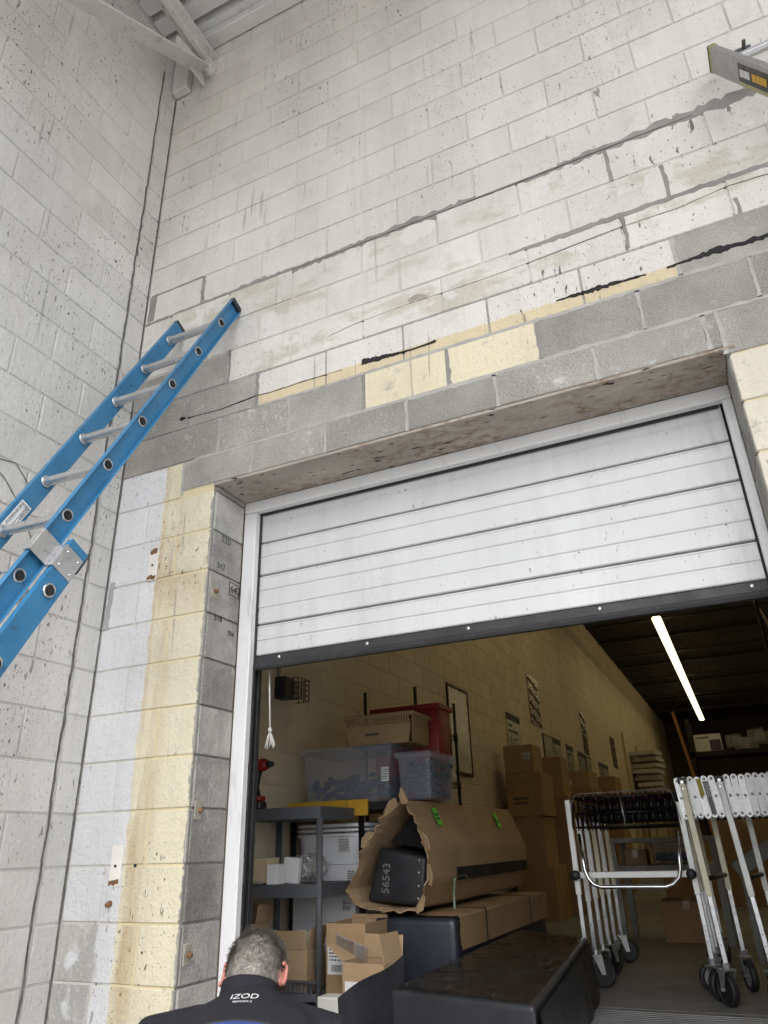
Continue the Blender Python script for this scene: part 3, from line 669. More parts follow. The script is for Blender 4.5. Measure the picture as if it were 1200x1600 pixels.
L0 = Vector((.05, -.12, 3.261)); DV = Vector((-.012, -.136, -.272)).normalized(); SV = Vector((-1, 0, 0)); SV = (SV - DV * SV.dot(DV)).normalized()
NV = SV.cross(DV).normalized()
if NV.z < 0: NV = -NV
RG = .3048; LW = .341
def rail(o, k0, k1, wd, out, side, name):
    out = out or 1
    """C channel; web in the plane spanned by DV and NV, flanges pointing 'out' along -side*SV"""
    S2 = -SV * side * out; t = .0045; fl_ = .026
    poly = [(-wd / 2, 0), (wd / 2, 0), (wd / 2, fl_), (wd / 2 - t, fl_ - .002), (wd / 2 - t, t), (-wd / 2 + t, t), (-wd / 2 + t, fl_ - .002), (-wd / 2, fl_)]
    mb = MB().prism(poly, o + DV * (k0 * RG), o + DV * (k1 * RG), NV, S2); return W(mb, name, M_blue, lad)
def rungs(o, k0, k1, wid, par):
    for k in range(k0, k1):
        p = o + DV * (k * RG); mb = MB(); mb.tube([p - SV * .002, p + SV * (wid + .002)], .019, 14)
        for i in range(14):
            a = 2 * math.pi * (i + .5) / 14
            if i % 2: mb.tube([p + SV * .01 + (DV * math.cos(a) + NV * math.sin(a)) * .019, p + SV * (wid - .01) + (DV * math.cos(a) + NV * math.sin(a)) * .019], .0016, 4)
        rg = W(mb, 'rung', M_alu, lad)
        for s_, d_ in ((-.005, -1), (.005, 1), (wid - .005, -1), (wid + .005, 1)):
            q_ = p + SV * s_; ring = MB(); n_ = 18; pts = []
            for i in range(n_ + 1):
                a = 2 * math.pi * i / n_; rx, ry = .0225, .0225 * (1 if math.sin(a) > -.2 else .8); pts.append(q_ + DV * math.cos(a) * rx + NV * math.sin(a) * ry)
            ring.tube(pts, .0048, 6, False); W(ring, 'rung_flare', M_alu, rg, True)
        if wid:
            for s_ in (-.0085, wid + .0085):
                q_ = p + SV * s_; W(MB().tube([q_ - SV * .002, q_ + SV * .002], .0165, 14), 'rung_bore', M_crack, rg)
rail(L0, -.62, 9.4, .080, 0, 1, 'fly_rail'); rail(L0 + SV * LW, -.50, 9.4, .080, 0, -1, 'fly_rail')
rungs(L0, 0, 9, LW, lad)
for o_, k_, s_ in ((L0, -.62, 1), (L0 + SV * LW, -.50, -1)):
    p = o_ + DV * (k_ * RG); S2 = -SV * s_
    W(MB().box(-.041, .041, -.001, .027, -.006, .020, .003, (p, NV, S2, -DV)), 'end_cap', M_rubber, lad)
BO = L0 - NV * .088 + Vector((.058, 0, 0)); BW = LW + .116
rail(BO, 5.30, 14.93, .086, -1, 1, 'base_rail'); rail(BO + SV * BW, 5.30, 14.93, .086, -1, -1, 'base_rail')
rungs(BO, 6, 15, BW, lad)
for o_, s_ in ((BO, 1), (BO + SV * BW, -1)):
    S2 = -SV * s_; p = o_ + DV * (5.58 * RG)
    br = MB(); br.box(-.040, .047, .0005, .0045, -.05, .05, .001, (p, NV, S2, -DV)); br.box(.0505, .136, -.030, -.026, -.05, .05, .001, (p, NV, S2, -DV)); br.box(.0465, .0505, -.030, .0045, -.05, .05, .0, (p, NV, S2, -DV)); br.box(.132, .136, -.060, -.030, -.05, .05, .0, (p, NV, S2, -DV))
    bk = W(br, 'guide_bracket', M_alu, lad)
    for du in (-.03, .03):
        for dn in (-.025, .03): W(MB().ell(p + NV * dn + DV * du + S2 * .005, (.005, .005, .005), 8, 5), 'rivet', M_bolt, bk, True)
    W(MB().box(-.050, -.0435, -.028, .003, -.09, .012, .003, (o_ + DV * (5.3 * RG), NV, S2, -DV)), 'end_cap', M_rubber, lad)
    pf = o_ + DV * (14.93 * RG); W(MB().box(-.05, .05, -.012, .035, -.03, .022, .006, (pf, (0, 1, 0), (1, 0, 0), (0, 0, 1))), 'foot', M_rubber, lad)
pl_ = L0 + SV * (LW - .0055) + DV * (4.72 * RG)
lb_ = MB(); quad(lb_, pl_, DV, NV, .15, .052); W(lb_, 'warning_label', M_paper, lad); bars(pl_ - SV * 0, DV, NV, .135, .044, 7, M_print, 'label_text', lad, 5, .4, -.0022)
pl2 = L0 + SV * (LW - .0055) + DV * (6.25 * RG); lb_ = MB(); quad(lb_, pl2, DV, NV, .10, .05); W(lb_, 'warning_label', M_paper, lad)
sc_ = BO + SV * -.0006 + DV * (7.35 * RG) - NV * .026
W(MB().prism([(-.02, 0), (.03, -.016), (.05, -.014), (.035, .006), (.045, .02), (.02, .016)], sc_, sc_ - SV * .0008, DV, NV), 'scuff', pm('scuffed_fibreglass', (.10, .11, .10), .4, 40, .9), lad)

# ------------------------------------------------------------------ aluminium ladder
M_alu2 = pm('dull_aluminium', (.34, .335, .33), .12, 14, .42, .7, .05, 90, .3, dcol=(.16, .155, .15))
la2 = thing('aluminium_ladder', 'bare aluminium ladder with black and yellow rail sticker resting high on the wall', 'ladder', (3.5, -2.1, GZ))
D2 = Vector((.17, -.40, -.90)).normalized(); S3 = Vector((1, 0, 0)); S3 = (S3 - D2 * S3.dot(D2)).normalized(); N2 = S3.cross(D2).normalized()
if N2.z < 0: N2 = -N2
A0 = Vector((2.512, -.085, 3.755)); LEN = 5.07
for s_, o_ in ((1, A0), (-1, A0 + S3 * .40)):
    S2 = S3 * s_
    W(MB().prism([(-.05, 0), (.05, 0), (.05, .028), (.046, .028), (.046, .004), (-.046, .004), (-.046, .028), (-.05, .028)], o_, o_ + D2 * LEN, N2, S2), 'rail', M_alu2, la2)
    W(MB().box(-.053, .053, -.002, .031, -.006, .014, .003, (o_, N2, S2, -D2)), 'end_cap', M_rubber, la2)
    e_ = MB(); e_.box(-.0535, .0535, -.0025, .0315, -.012, -.006, .001, (o_, N2, S2, -D2)); W(e_, 'cap_rim', pm('olive_yellow', (.40, .37, .10), .1, 20, .6), la2)
    W(MB().box(-.06, .06, -.02, .04, -.02, .05, .006, (o_ + D2 * LEN, N2, S2, -D2)), 'foot', M_rubber, la2)
for k in range(17):
    p = A0 + D2 * (.14 + k * .3048); rg = MB(); rg.tube([p + S3 * .004, p + S3 * .03, p + S3 * .37, p + S3 * .396], [.028, .017, .017, .028], 12, True)
    for i in range(12):
        a = 2 * math.pi * i / 12; e_ = (D2 * math.cos(a) + N2 * math.sin(a)) * .0168; rg.tube([p + S3 * .03 + e_, p + S3 * .37 + e_], .0018, 4)
    W(rg, 'rung', M_alu, la2)
ps = A0 + D2 * .46 - S3 * .0005
q = MB(); quad(q, ps, D2, N2, .30, .066, -.0008); W(q, 'sticker', M_black, la2)
q = MB(); quad(q, ps + D2 * .215, D2, N2, .11, .066, -.0008); W(q, 'sticker', M_yellow, la2)
q = MB(); quad(q, ps + D2 * .07 - N2 * .041, D2, N2, .44, .008, -.0012); W(q, 'sticker_edge', MC['olive_yellow'], la2)
bars(ps - D2 * .08, D2, N2, .10, .034, 1, M_paper, 'sticker_lettering', la2, 3, .8, .0012)
bars(ps + D2 * .05, D2, N2, .13, .034, 1, M_yellow, 'sticker_lettering', la2, 4, .8, .0012)

# ------------------------------------------------------------------ grey corner shelf
sh = thing('storage_shelf', 'dark grey plastic shelf unit with bowed front just inside the door', 'shelf', (-.35, 1.4, 0))
SX0, SX1, SY0, SY1 = -.60, -.085, 1.2, 1.6
def tray(z0, z1, name):
    n_ = 12; pts = []
    for i in range(n_ + 1):
        t = i / n_; pts.append((SX0 + (SX1 - SX0) * t, SY0 - .035 * math.sin(math.pi * t) + .0))
    poly = [(x, y) for x, y in pts] + [(SX1, SY1), (SX0, SY1)]
    return W(MB().prism(poly, (0, 0, z0), (0, 0, z1), (1, 0, 0), (0, 1, 0)), name, M_gplast, sh)
for z0, z1 in ((.925, .985), (.545, .605), (.09, .125)): tray(z0, z1, 'shelf_board')
for x, y in ((SX1 - .012, SY0 + .015), (SX0 + .02, SY0 + .015), (SX0 + .02, SY1 - .03)): W(MB().tube([(x, y, 0), (x, y, .926)], .018, 12), 'post', M_gplast, sh, True)
for i in range(22):
    x = SX0 + .03 + i * .021; yy = SY0 - .035 * math.sin(math.pi * (x - SX0) / (SX1 - SX0)); W(MB().box(x, x + .012, yy - .004, yy + .004, .126, .175), 'lip_slat', M_gplast, sh)
W(MB().box(SX0, SX1, SY0 - .036, SY0 - .028, .172, .182), 'lip_rail', M_gplast, sh)

def label_on(th, o, X, Y, w_, h_, seed=1, code=True, rows=4):
    q = MB(); quad(q, o, X, Y, w_, h_); lo = W(q, 'label', M_paper, th); X = Vector(X).normalized(); Y = Vector(Y).normalized(); o = Vector(o)
    if code:
        bars(o + Y * h_ * .18, X, Y, w_ * .86, h_ * .48, rows, M_print, 'label_print', lo, seed, .42); barcode(o - Y * h_ * .28, X, Y, w_ * .6, h_ * .24, M_print, lo, seed)
    else: bars(o, X, Y, w_ * .85, h_ * .8, rows, M_print, 'label_print', lo, seed, .5)
def carton(name, label, x0, x1, y0, y1, z0, z1, mat=None, rz=0, cat='box', group=None, tape=True, b=.004):
    mat = mat or M_card; c_ = Vector(((x0 + x1) / 2, (y0 + y1) / 2, z0)); t = thing(name, label, cat, c_, group); t.rotation_euler.z = rz
    hx, hy, h = (x1 - x0) / 2, (y1 - y0) / 2, z1 - z0
    MB().box(-hx, hx, -hy, hy, 0, h, b).build('body', mat, t)
    if tape:
        MB().box(-.025, .025, -hy - .0012, hy + .0012, h - .06, h + .0012).build('tape', M_tape, t)
        MB().box(-hx + .002, hx - .002, -.0015, .0015, h, h + .0006).build('flap_seam', M_carddk, t)
    return t
def open_box(name, label, x0, x1, y0, y1, z0, z1, mat, flaps, rz=0):
    """open carton; flaps: dict side -> (length, angle out from vertical in degrees)"""
    t = thing(name, label, 'box', ((x0 + x1) / 2, (y0 + y1) / 2, z0)); t.rotation_euler.z = rz
    hx, hy, h = (x1 - x0) / 2, (y1 - y0) / 2, z1 - z0; k = .005
    for nm, a in (('side', (-hx, -hx + k, -hy, hy)), ('side', (hx - k, hx, -hy, hy)), ('front', (-hx + k, hx - k, -hy, -hy + k)), ('back', (-hx + k, hx - k, hy - k, hy))):
        MB().box(*a, 0, h, .001).build(nm, mat, t)
    MB().box(-hx + k, hx - k, -hy + k, hy - k, .001, .006).build('bottom', mat, t)
    for s_, (ln, an) in flaps.items():
        a = R(an); n_ = {'l': (-1, 0), 'r': (1, 0), 'f': (0, -1), 'b': (0, 1)}[s_]; nn = Vector((*n_, 0)); al = Vector((-n_[1], n_[0], 0)); up = Vector((0, 0, 1)) * math.cos(a) + nn * math.sin(a); nr = nn * math.cos(a) - Vector((0, 0, 1)) * math.sin(a)
        hl = hy if s_ in 'lr' else hx; o_ = nn * (hx if s_ in 'lr' else hy) + Vector((0, 0, h + .001))
        MB().box(-hl + .004, hl - .004, -.004, 0, 0, ln, .001, (o_, al, nr, up)).build('flap', mat, t)
    return t
YF, XR = (0, -1, 0), (1, 0, 0)
UPZ = (0, 0, 1)
# on the shelf
t = thing('cordless_drill', 'red and black cordless drill standing on the grey shelf', 'drill', (-.545, 1.26, .985))
W(MB().box(-.585, -.495, 1.22, 1.30, .986, 1.03, .008), 'battery', M_black, t); W(MB().box(-.59, -.50, 1.225, 1.295, 1.03, 1.06, .008), 'handle_foot', M_red, t)
W(MB().tube([(-.548, 1.26, 1.06), (-.552, 1.26, 1.11), (-.545, 1.26, 1.17), (-.54, 1.26, 1.20)], [.026, .020, .021, .026], 12), 'grip', M_black, t, True)
W(MB().tube([(-.60, 1.26, 1.225), (-.585, 1.26, 1.225), (-.50, 1.26, 1.23), (-.475, 1.26, 1.23)], [.028, .036, .036, .026], 14), 'motor_housing', M_red, t, True)
W(MB().tube([(-.475, 1.26, 1.23), (-.44, 1.26, 1.23)], [.022, .014], 12), 'chuck', M_black, t, True)
t = carton('file_box', 'tan card file box on the middle of the grey shelf', -.585, -.405, 1.19, 1.30, .606, .735, M_tan, tape=False)
MB().box(-.092, .092, -.058, .057, .095, .131, .002).build('lid', M_tan, t)
cl_ = thing('wire_spiral_pad', 'dark spiral bound pad lying along the front lip of the shelf', 'notepad', (-.49, 1.178, .606)); W(MB().box(-.59, -.41, 1.166, 1.188, .6062, .614), 'cover', M_black, cl_)
sp_ = MB(); sp_.tube([(-.59 + i * .0015, 1.166 + .009 * math.cos(i * .9), .617 + .009 * math.sin(i * .9)) for i in range(118)], .0011, 4); W(sp_, 'spiral', M_steel, cl_)
t = carton('small_carton', 'small plain white carton next to the file box', -.40, -.335, 1.172, 1.26, .606, .705, M_paper, tape=False)
t = carton('small_carton', 'wide white carton tilted behind the small carton', -.375, -.275, 1.285, 1.32, .606, .735, M_paper, tape=False); t.rotation_euler.y = R(5)
bgs = thing('plastic_bag', 'clear plastic bag of small metal parts slumped on the shelf', 'bag', (-.32, 1.43, .606))
mb = MB(); rnd = random.Random(4); mb.ell((-.30, 1.44, .67), (.11, .10, .085), 34, 22)
mb.v = [(x + mnoise.noise(Vector((x, y, z)) * 26) * .035, y + mnoise.noise(Vector((x + 5, y, z)) * 26) * .035, max(.607, z + mnoise.noise(Vector((x, y + 5, z)) * 30) * .035)) for x, y, z in mb.v]
W(mb, 'film', M_bag, bgs, True)
pc = MB()
for i in range(50):
    p = Vector((-.30 + rnd.uniform(-.07, .07), 1.44 + rnd.uniform(-.06, .06), .63 + rnd.random() ** 1.5 * .11)); d = Vector((rnd.uniform(-1, 1), rnd.uniform(-1, 1), rnd.uniform(-1, 1))).normalized() * .018; pc.tube([p - d, p + d], .006, 6)
tag(W(pc, 'hardware', M_steel, bgs), kind='stuff')
mb = MB(); mb.ell((-.55, 1.42, .67), (.05, .05, .07), 14, 10); mb.v = [(x + mnoise.noise(Vector((x, y, z)) * 25) * .02, y, max(.607, z + mnoise.noise(Vector((x, y + 5, z)) * 25) * .02)) for x, y, z in mb.v]
o = W(mb, 'plastic_bag', M_bag, None, True); tag(o, 'small crumpled empty clear bag behind the file box', 'bag')
t = open_box('carton', 'brown carton with raised flap on the bottom shelf by the wall', -.585, -.47, 1.19, 1.34, .126, .42, M_card, {'r': (.09, 8), 'b': (.08, 5)})
W(MB().box(-.56, -.50, 1.1875, 1.1885, .30, .36), 'label', M_paper, t)
t = open_box('tape_carton', 'brown carton on the bottom shelf filled with rolls of clear tape', -.40, -.15, 1.19, 1.37, .126, .31, M_cardlt, {'r': (.10, 12), 'f': (.085, 10)})
label_on(t, (-.30, 1.1885, .24), XR, UPZ, .05, .075, 3, False, 6)
M_taper = pm('clear_tape_roll', (.60, .58, .42), .06, 20, .3)
for i, (x, y) in enumerate(((-.335, 1.24), (-.235, 1.27))):
    r_ = MB(); n_ = 24
    prof = [(.038, 0), (.055, 0), (.055, .10), (.038, .10)]
    vs_ = []; fs_ = []
    for a in range(n_):
        th_ = 2 * math.pi * a / n_
        for rr, zz in prof: vs_.append((x + rr * math.cos(th_), y + rr * math.sin(th_), .26 + i * .025 + zz))
    for a in range(n_):
        for k in range(4): fs_.append((a * 4 + k, ((a + 1) % n_) * 4 + k, ((a + 1) % n_) * 4 + (k + 1) % 4, a * 4 + (k + 1) % 4))
    o = W(r_.add(vs_, fs_), 'tape_roll', M_taper, None); smooth_angle(o); tag(o, 'stack of clear packing tape rolls in the carton, ' + ('against its left flap' if i == 0 else 'against the raised side flap'), 'tape')

# ------------------------------------------------------------------ yellow edged table with bins, stack below
t = thing('bin_table', 'black table with yellow edge panels carrying clear storage bins', 'table', (-.2, 1.95, 0))
W(MB().box(-.595, .13, 1.66, 2.25, .975, 1.015, .003), 'table_top', M_black, t)
for a, b in ((-.58, -.37), (-.366, -.16), (-.156, -.02)): W(MB().box(a, b, 1.645, 1.659, .945, 1.035, .003), 'edge_panel', M_yellow, t)
for x, y in ((-.56, 1.70), (-.09, 1.70), (-.56, 2.2), (-.12, 2.2)): W(MB().tube([(x, y, 0), (x, y, .975)], .018, 10), 'leg', M_bsteel, t, True)
def bin_(name, label, x0, x1, y0, y1, z0, z1, fill):
    t = thing(name, label, 'storage bin', ((x0 + x1) / 2, (y0 + y1) / 2, z0)); hx, hy, h = (x1 - x0) / 2, (y1 - y0) / 2, z1 - z0
    lo = [(-hx * .9, -hy * .9, 0.002), (hx * .9, -hy * .9, 0.002), (hx * .9, hy * .9, 0.002), (-hx * .9, hy * .9, 0.002)]; hi = [(-hx, -hy, h), (hx, -hy, h), (hx, hy, h), (-hx, hy, h)]
    b = bev(hexa(lo, hi), .022, 3).build('tub', M_clear, t); smooth_angle(b, 40)
    bev(MB().box(-hx - .012, hx + .012, -hy - .012, hy + .012, h - .022, h + .012), .008, 2).build('lid', M_clear, t)
    rnd = random.Random(int(x0 * 100)); mb = MB()
    for i in range(110): mb.ell((rnd.uniform(-hx * .78, hx * .78), rnd.uniform(-hy * .76, hy * .76), .025 + rnd.random() * h * fill), (rnd.uniform(.018, .045), rnd.uniform(.018, .03), rnd.uniform(.012, .02)), 7, 5, Matrix.Rotation(rnd.uniform(0, 3), 3, 'Z'))
    c_ = mb.build('contents', M_bluefab, t, True); tag(c_, kind='stuff'); return t
t = bin_('clear_bin', 'large clear plastic bin with dark blue contents on the yellow edged table', -.50, .125, 1.68, 2.12, 1.016, 1.335, .45)
label_on(t, (.085, 1.676, 1.17), XR, UPZ, .05, .08, 8, False, 5)
bin_('clear_bin', 'narrower clear bin packed with blue items beside the large bin', .155, .37, 1.70, 2.12, 1.016, 1.275, .75)
# tan basket and red tote on top of bins
t = thing('shopping_basket', 'tan plastic basket with slotted sides on top of the clear bins', 'basket', (.0, 1.84, 1.348))
M_bask = pm('tan_basket_plastic', (.34, .24, .125), .08, 6, .5)
bx0, bx1, by0, by1, bz0, bz1 = -.20, .26, 1.70, 2.0, 1.348, 1.53
W(MB().box(bx0 + .03, bx1 - .03, by0 + .02, by1 - .02, bz0, bz0 + .006), 'base', M_bask, t)
W(bev(MB().box(bx0 - .012, bx1 + .012, by0 - .012, by0 + .006, bz1 - .024, bz1), .004, 1), 'rim', M_bask, t); W(bev(MB().box(bx0 - .012, bx1 + .012, by1 - .006, by1 + .012, bz1 - .024, bz1), .004, 1), 'rim', M_bask, t)
W(MB().box(bx0 - .012, bx0 + .006, by0 + .007, by1 - .007, bz1 - .024, bz1), 'rim', M_bask, t); W(MB().box(bx1 - .006, bx1 + .012, by0 + .007, by1 - .007, bz1 - .024, bz1), 'rim', M_bask, t)
for i in range(24):
    x = bx0 + .012 + i * (bx1 - bx0 - .02) / 24; k = .72 + .0 * i; cx = (bx0 + bx1) / 2
    for yy in (by0, by1 - .004):
        yb = by0 + .02 if yy == by0 else by1 - .024
        W(MB().box(x, x + .012, yy, yy + .004, bz1 - .07, bz1 - .022), 'slat', M_bask, t)
for yy in (by0 + .002, by1 - .008):
    W(MB().add([(bx0 + .03, yy + .012, bz0), (bx1 - .03, yy + .012, bz0), (bx1 - .004, yy, bz1 - .068), (bx0 + .004, yy, bz1 - .068), (bx0 + .03, yy + .017, bz0), (bx1 - .03, yy + .017, bz0), (bx1 - .004, yy + .005, bz1 - .068), (bx0 + .004, yy + .005, bz1 - .068)], [(0, 1, 2, 3), (7, 6, 5, 4), (0, 4, 5, 1), (1, 5, 6, 2), (2, 6, 7, 3), (3, 7, 4, 0)]), 'side_panel', M_bask, t)
for i in range(11):
    y = by0 + .02 + i * .025
    for xx in (bx0, bx1 - .004): W(MB().box(xx, xx + .004, y, y + .012, bz0 + .0, bz1 - .022), 'slat', M_bask, t)
bars(((bx0 + bx1) / 2 - .02, by0 + .004, bz0 + .06), XR, UPZ, .13, .022, 1, M_print, 'lettering', t, 12, .7, .004)
t = thing('red_tote', 'red plastic tote standing behind the tan basket', 'tote', (.1, 2.14, 1.348))
lo = [(-.14, 2.03, 1.03), (.30, 2.03, 1.03), (.30, 2.235, 1.03), (-.14, 2.235, 1.03)]; hi = [(-.16, 2.02, 1.605), (.325, 2.02, 1.605), (.325, 2.24, 1.605), (-.16, 2.24, 1.605)]
o = W(bev(hexa(lo, hi), .02, 2), 'tub', M_red, t); smooth_angle(o, 40)
W(bev(MB().box(-.17, .335, 2.005, 2.255, 1.58, 1.618), .008, 2), 'rim', M_red, t); t.location.z = 1.03
for ch in t.children: ch.location = -t.location
# stack under the table
t = carton('white_carton', 'white printed carton at the base of the bucket stack', -.56, -.145, 1.69, 2.05, .235, .385, M_wcard, tape=False); label_on(t, (-.20, 1.6885, .32), XR, UPZ, .06, .05, 21, False, 4)
t0_ = carton('carton', 'brown carton on the floor under the two white cartons', -.55, -.15, 1.70, 2.06, 0, .234, M_card)
t = carton('white_carton', 'white carton directly below the lidded bucket', -.56, -.13, 1.69, 2.05, .386, .535, M_wcard, tape=False); label_on(t, (-.185, 1.6885, .475), XR, UPZ, .06, .06, 22, False, 5)
t = carton('white_carton', 'white carton second below the lidded bucket', -.56, -.10, 1.69, 2.05, .536, .685, M_wcard, tape=False); label_on(t, (-.155, 1.6885, .625), XR, UPZ, .05, .07, 23, False, 5)
t = thing('lidded_bucket', 'rectangular white plastic bucket with snap lid on the white cartons', 'bucket', (-.32, 1.86, .686))
lo = [(-.545, 1.70, .687), (-.085, 1.70, .687), (-.085, 2.03, .687), (-.545, 2.03, .687)]; hi = [(-.565, 1.68, .86), (-.062, 1.68, .86), (-.062, 2.05, .86), (-.565, 2.05, .86)]
def sring(a, b, z, n_=40, e=.5): return [(-.313 + a * math.copysign(abs(math.cos(2 * math.pi * k / n_)) ** e, math.cos(2 * math.pi * k / n_)), 1.865 + b * math.copysign(abs(math.sin(2 * math.pi * k / n_)) ** e, math.sin(2 * math.pi * k / n_)), z) for k in range(n_)]
def sloft(name, prof):
    n_ = 40; rs = [sring(a, b, z) for a, b, z in prof]; mb = MB().add([p for r_ in rs for p in r_], [(i * n_ + k, i * n_ + (k + 1) % n_, (i + 1) * n_ + (k + 1) % n_, (i + 1) * n_ + k) for i in range(len(rs) - 1) for k in range(n_)] + [tuple(range(n_))[::-1], tuple((len(rs) - 1) * n_ + k for k in range(n_))]); o = W(mb, name, M_wplast, t); smooth_angle(o, 40)
sloft('tub', [(.222, .160, .687), (.232, .168, .70), (.246, .180, .855)])
for z0 in (.835, .862): sloft('lid_band', [(.247, .181, z0), (.256, .190, z0 + .003), (.256, .190, z0 + .015), (.247, .181, z0 + .019)])
sloft('lid', [(.250, .184, .888), (.256, .190, .892), (.254, .188, .906), (.235, .172, .912)])
label_on(t, (-.20, 1.6865, .79), XR, (0, -.1, 1), .075, .085, 24, False, 6)
# loose box flap piece on the bucket
W(MB().box(-.42, -.28, 1.75, 1.755, .913, .955), 'card_scrap', M_cardlt, None); tag(D.objects[-1] if False else [o for o in C.objects if o.name.startswith('card_scrap')][-1], 'scrap of brown card standing on the bucket lid', 'card')

# ------------------------------------------------------------------ wire rack by the wall
t = thing('wire_rack', 'black wire shelving rack with slim posts against the cream wall', 'rack', (-.34, 3.16, 0))
for x, y in ((-.56, 2.73), (-.13, 2.73), (-.13, 3.6), (-.56, 3.6)): W(MB().tube([(x, y, 0), (x, y, 1.89)], .0135, 10), 'post', M_bsteel, t, True)
for z in (.3, .75, 1.20, 1.585):
    s_ = MB()
    for a in ((-.56, 2.73, -.13, 2.73), (-.13, 2.73, -.13, 3.6), (-.13, 3.6, -.56, 3.6), (-.56, 3.6, -.56, 2.73)):
        for dz in (0, .032): s_.tube([(a[0], a[1], z + dz), (a[2], a[3], z + dz)], .0035, 5)
        n_ = 14
        s_.tube([(a[0] + (a[2] - a[0]) * i / n_, a[1] + (a[3] - a[1]) * i / n_, z + (.032 if i % 2 else 0)) for i in range(n_ + 1)], .0022, 4)
    for i in range(1, 18): y = 2.73 + .87 * i / 18; s_.tube([(-.56, y, z + .035), (-.13, y, z + .035)], .002, 4)
    W(s_, 'wire_shelf', M_bsteel, t)
    for x, y in ((-.13, 3.6), (-.13, 2.73)): W(MB().tube([(x, y, z - .01), (x, y, z + .05)], .019, 10), 'collar', M_black, t, True)
t = carton('carton', 'brown carton standing on the lowest visible wire rack shelf', -.35, -.13, 2.85, 3.2, .787, 1.14, M_card)
o = thing('hanging_tag', 'long paper tag with dark red header hanging off the wire rack', 'tag', (-.10, 3.25, 1.62))
cv = []
for i in range(9):
    f = i / 8; cv.append((-.105 + .02 * f * f, 3.14 + .12 * f * f, 1.69 - .43 * f))
s_ = MB(); s2 = MB()
for i in range(8):
    (xa, ya, za), (xb, yb, zb) = cv[i], cv[i + 1]
    (s2 if i < 3 else s_).add([(xa, ya, za), (xa + .004, ya + .17, za), (xb + .004, yb + .17, zb), (xb, yb, zb), (xa - .001, ya, za), (xa + .003, ya + .17, za), (xb + .003, yb + .17, zb), (xb - .001, yb, zb)], [(0, 1, 2, 3), (7, 6, 5, 4), (0, 4, 5, 1), (1, 5, 6, 2), (2, 6, 7, 3), (3, 7, 4, 0)])
W(s_, 'paper', M_paper, o); W(s2, 'header', pm('maroon_print', (.16, .014, .02), .1, 9, .7), o)
for i in (3, 4, 5, 6):
    (xa, ya, za), (xb, yb, zb) = cv[i], cv[i + 1]; bars(((xa + xb) / 2 + .003, (ya + yb) / 2 + .085, (za + zb) / 2), (0, 1, 0), (0, (yb - ya), (zb - za)), .13, .035, 2, M_print, 'print', o, i, .4)

# ------------------------------------------------------------------ wall hung things
M_wboard = pm('glossy_whiteboard', (.62, .60, .54), .06, 2, .28); M_frame = pm('dark_red_brown_frame', (.05, .022, .018), .1, 6, .5)
t = thing('whiteboard', 'upright framed whiteboard mounted on the cream block wall', 'whiteboard', (-.6, 5.07, 1.43))
W(MB().box(-.609, -.597, 4.76, 5.38, 1.43, 2.32), 'board', M_wboard, t)
for a in ((4.74, 4.765, 1.42, 2.33), (5.375, 5.40, 1.42, 2.33), (4.765, 5.375, 1.42, 1.45), (4.765, 5.375, 2.30, 2.33)): W(MB().box(-.609, -.588, *a, .002), 'frame', M_frame, t)
M_foil = pm('shiny_plastic_sleeve', (.22, .18, .14), .4, 22, .12, 0, .8, 12); M_wood_dk = pm('dark_poster', (.12, .075, .055), .3, 12, .25, 0, .5, 14)
for i, (y0, y1, z0, z1, lab) in enumerate(((8.30, 8.95, 2.35, 3.08, 'crinkled shiny banner with bright glints high above the carton stack'), (12.3, 12.75, 2.28, 3.08, 'crinkled shiny banner hung between the two rows of notices'), (15.8, 16.4, 2.28, 2.98, 'narrow shiny banner hung beyond the last notice'))):
    t = thing('shiny_banner', lab, 'banner', (-.6, (y0 + y1) / 2, z0), 'shiny banners hung along the cream wall')
    W(MB().box(-.609, -.598, y0, y1, z0, z1), 'panel', M_wood_dk, t)
    for j in range(4):
        za = z0 + (z1 - z0) * (j + .08) / 4; g_ = MB(); n_ = 8
        for q_ in range(n_): f0, f1 = q_ / n_, (q_ + 1) / n_; wv = lambda f: za + (z1 - z0) * .18 - .12 * f + .03 * math.sin(f * 7 + j)
        g_.tube([(-.594, y0 + (y1 - y0) * (.08 + .84 * q_ / n_), za + (z1 - z0) * .16 * (1 - q_ / n_) + .015 * math.sin(q_ * 1.3 + j)) for q_ in range(n_ + 1)], .012, 6)
        W(g_, 'sleeve_fold', M_foil, t, True)
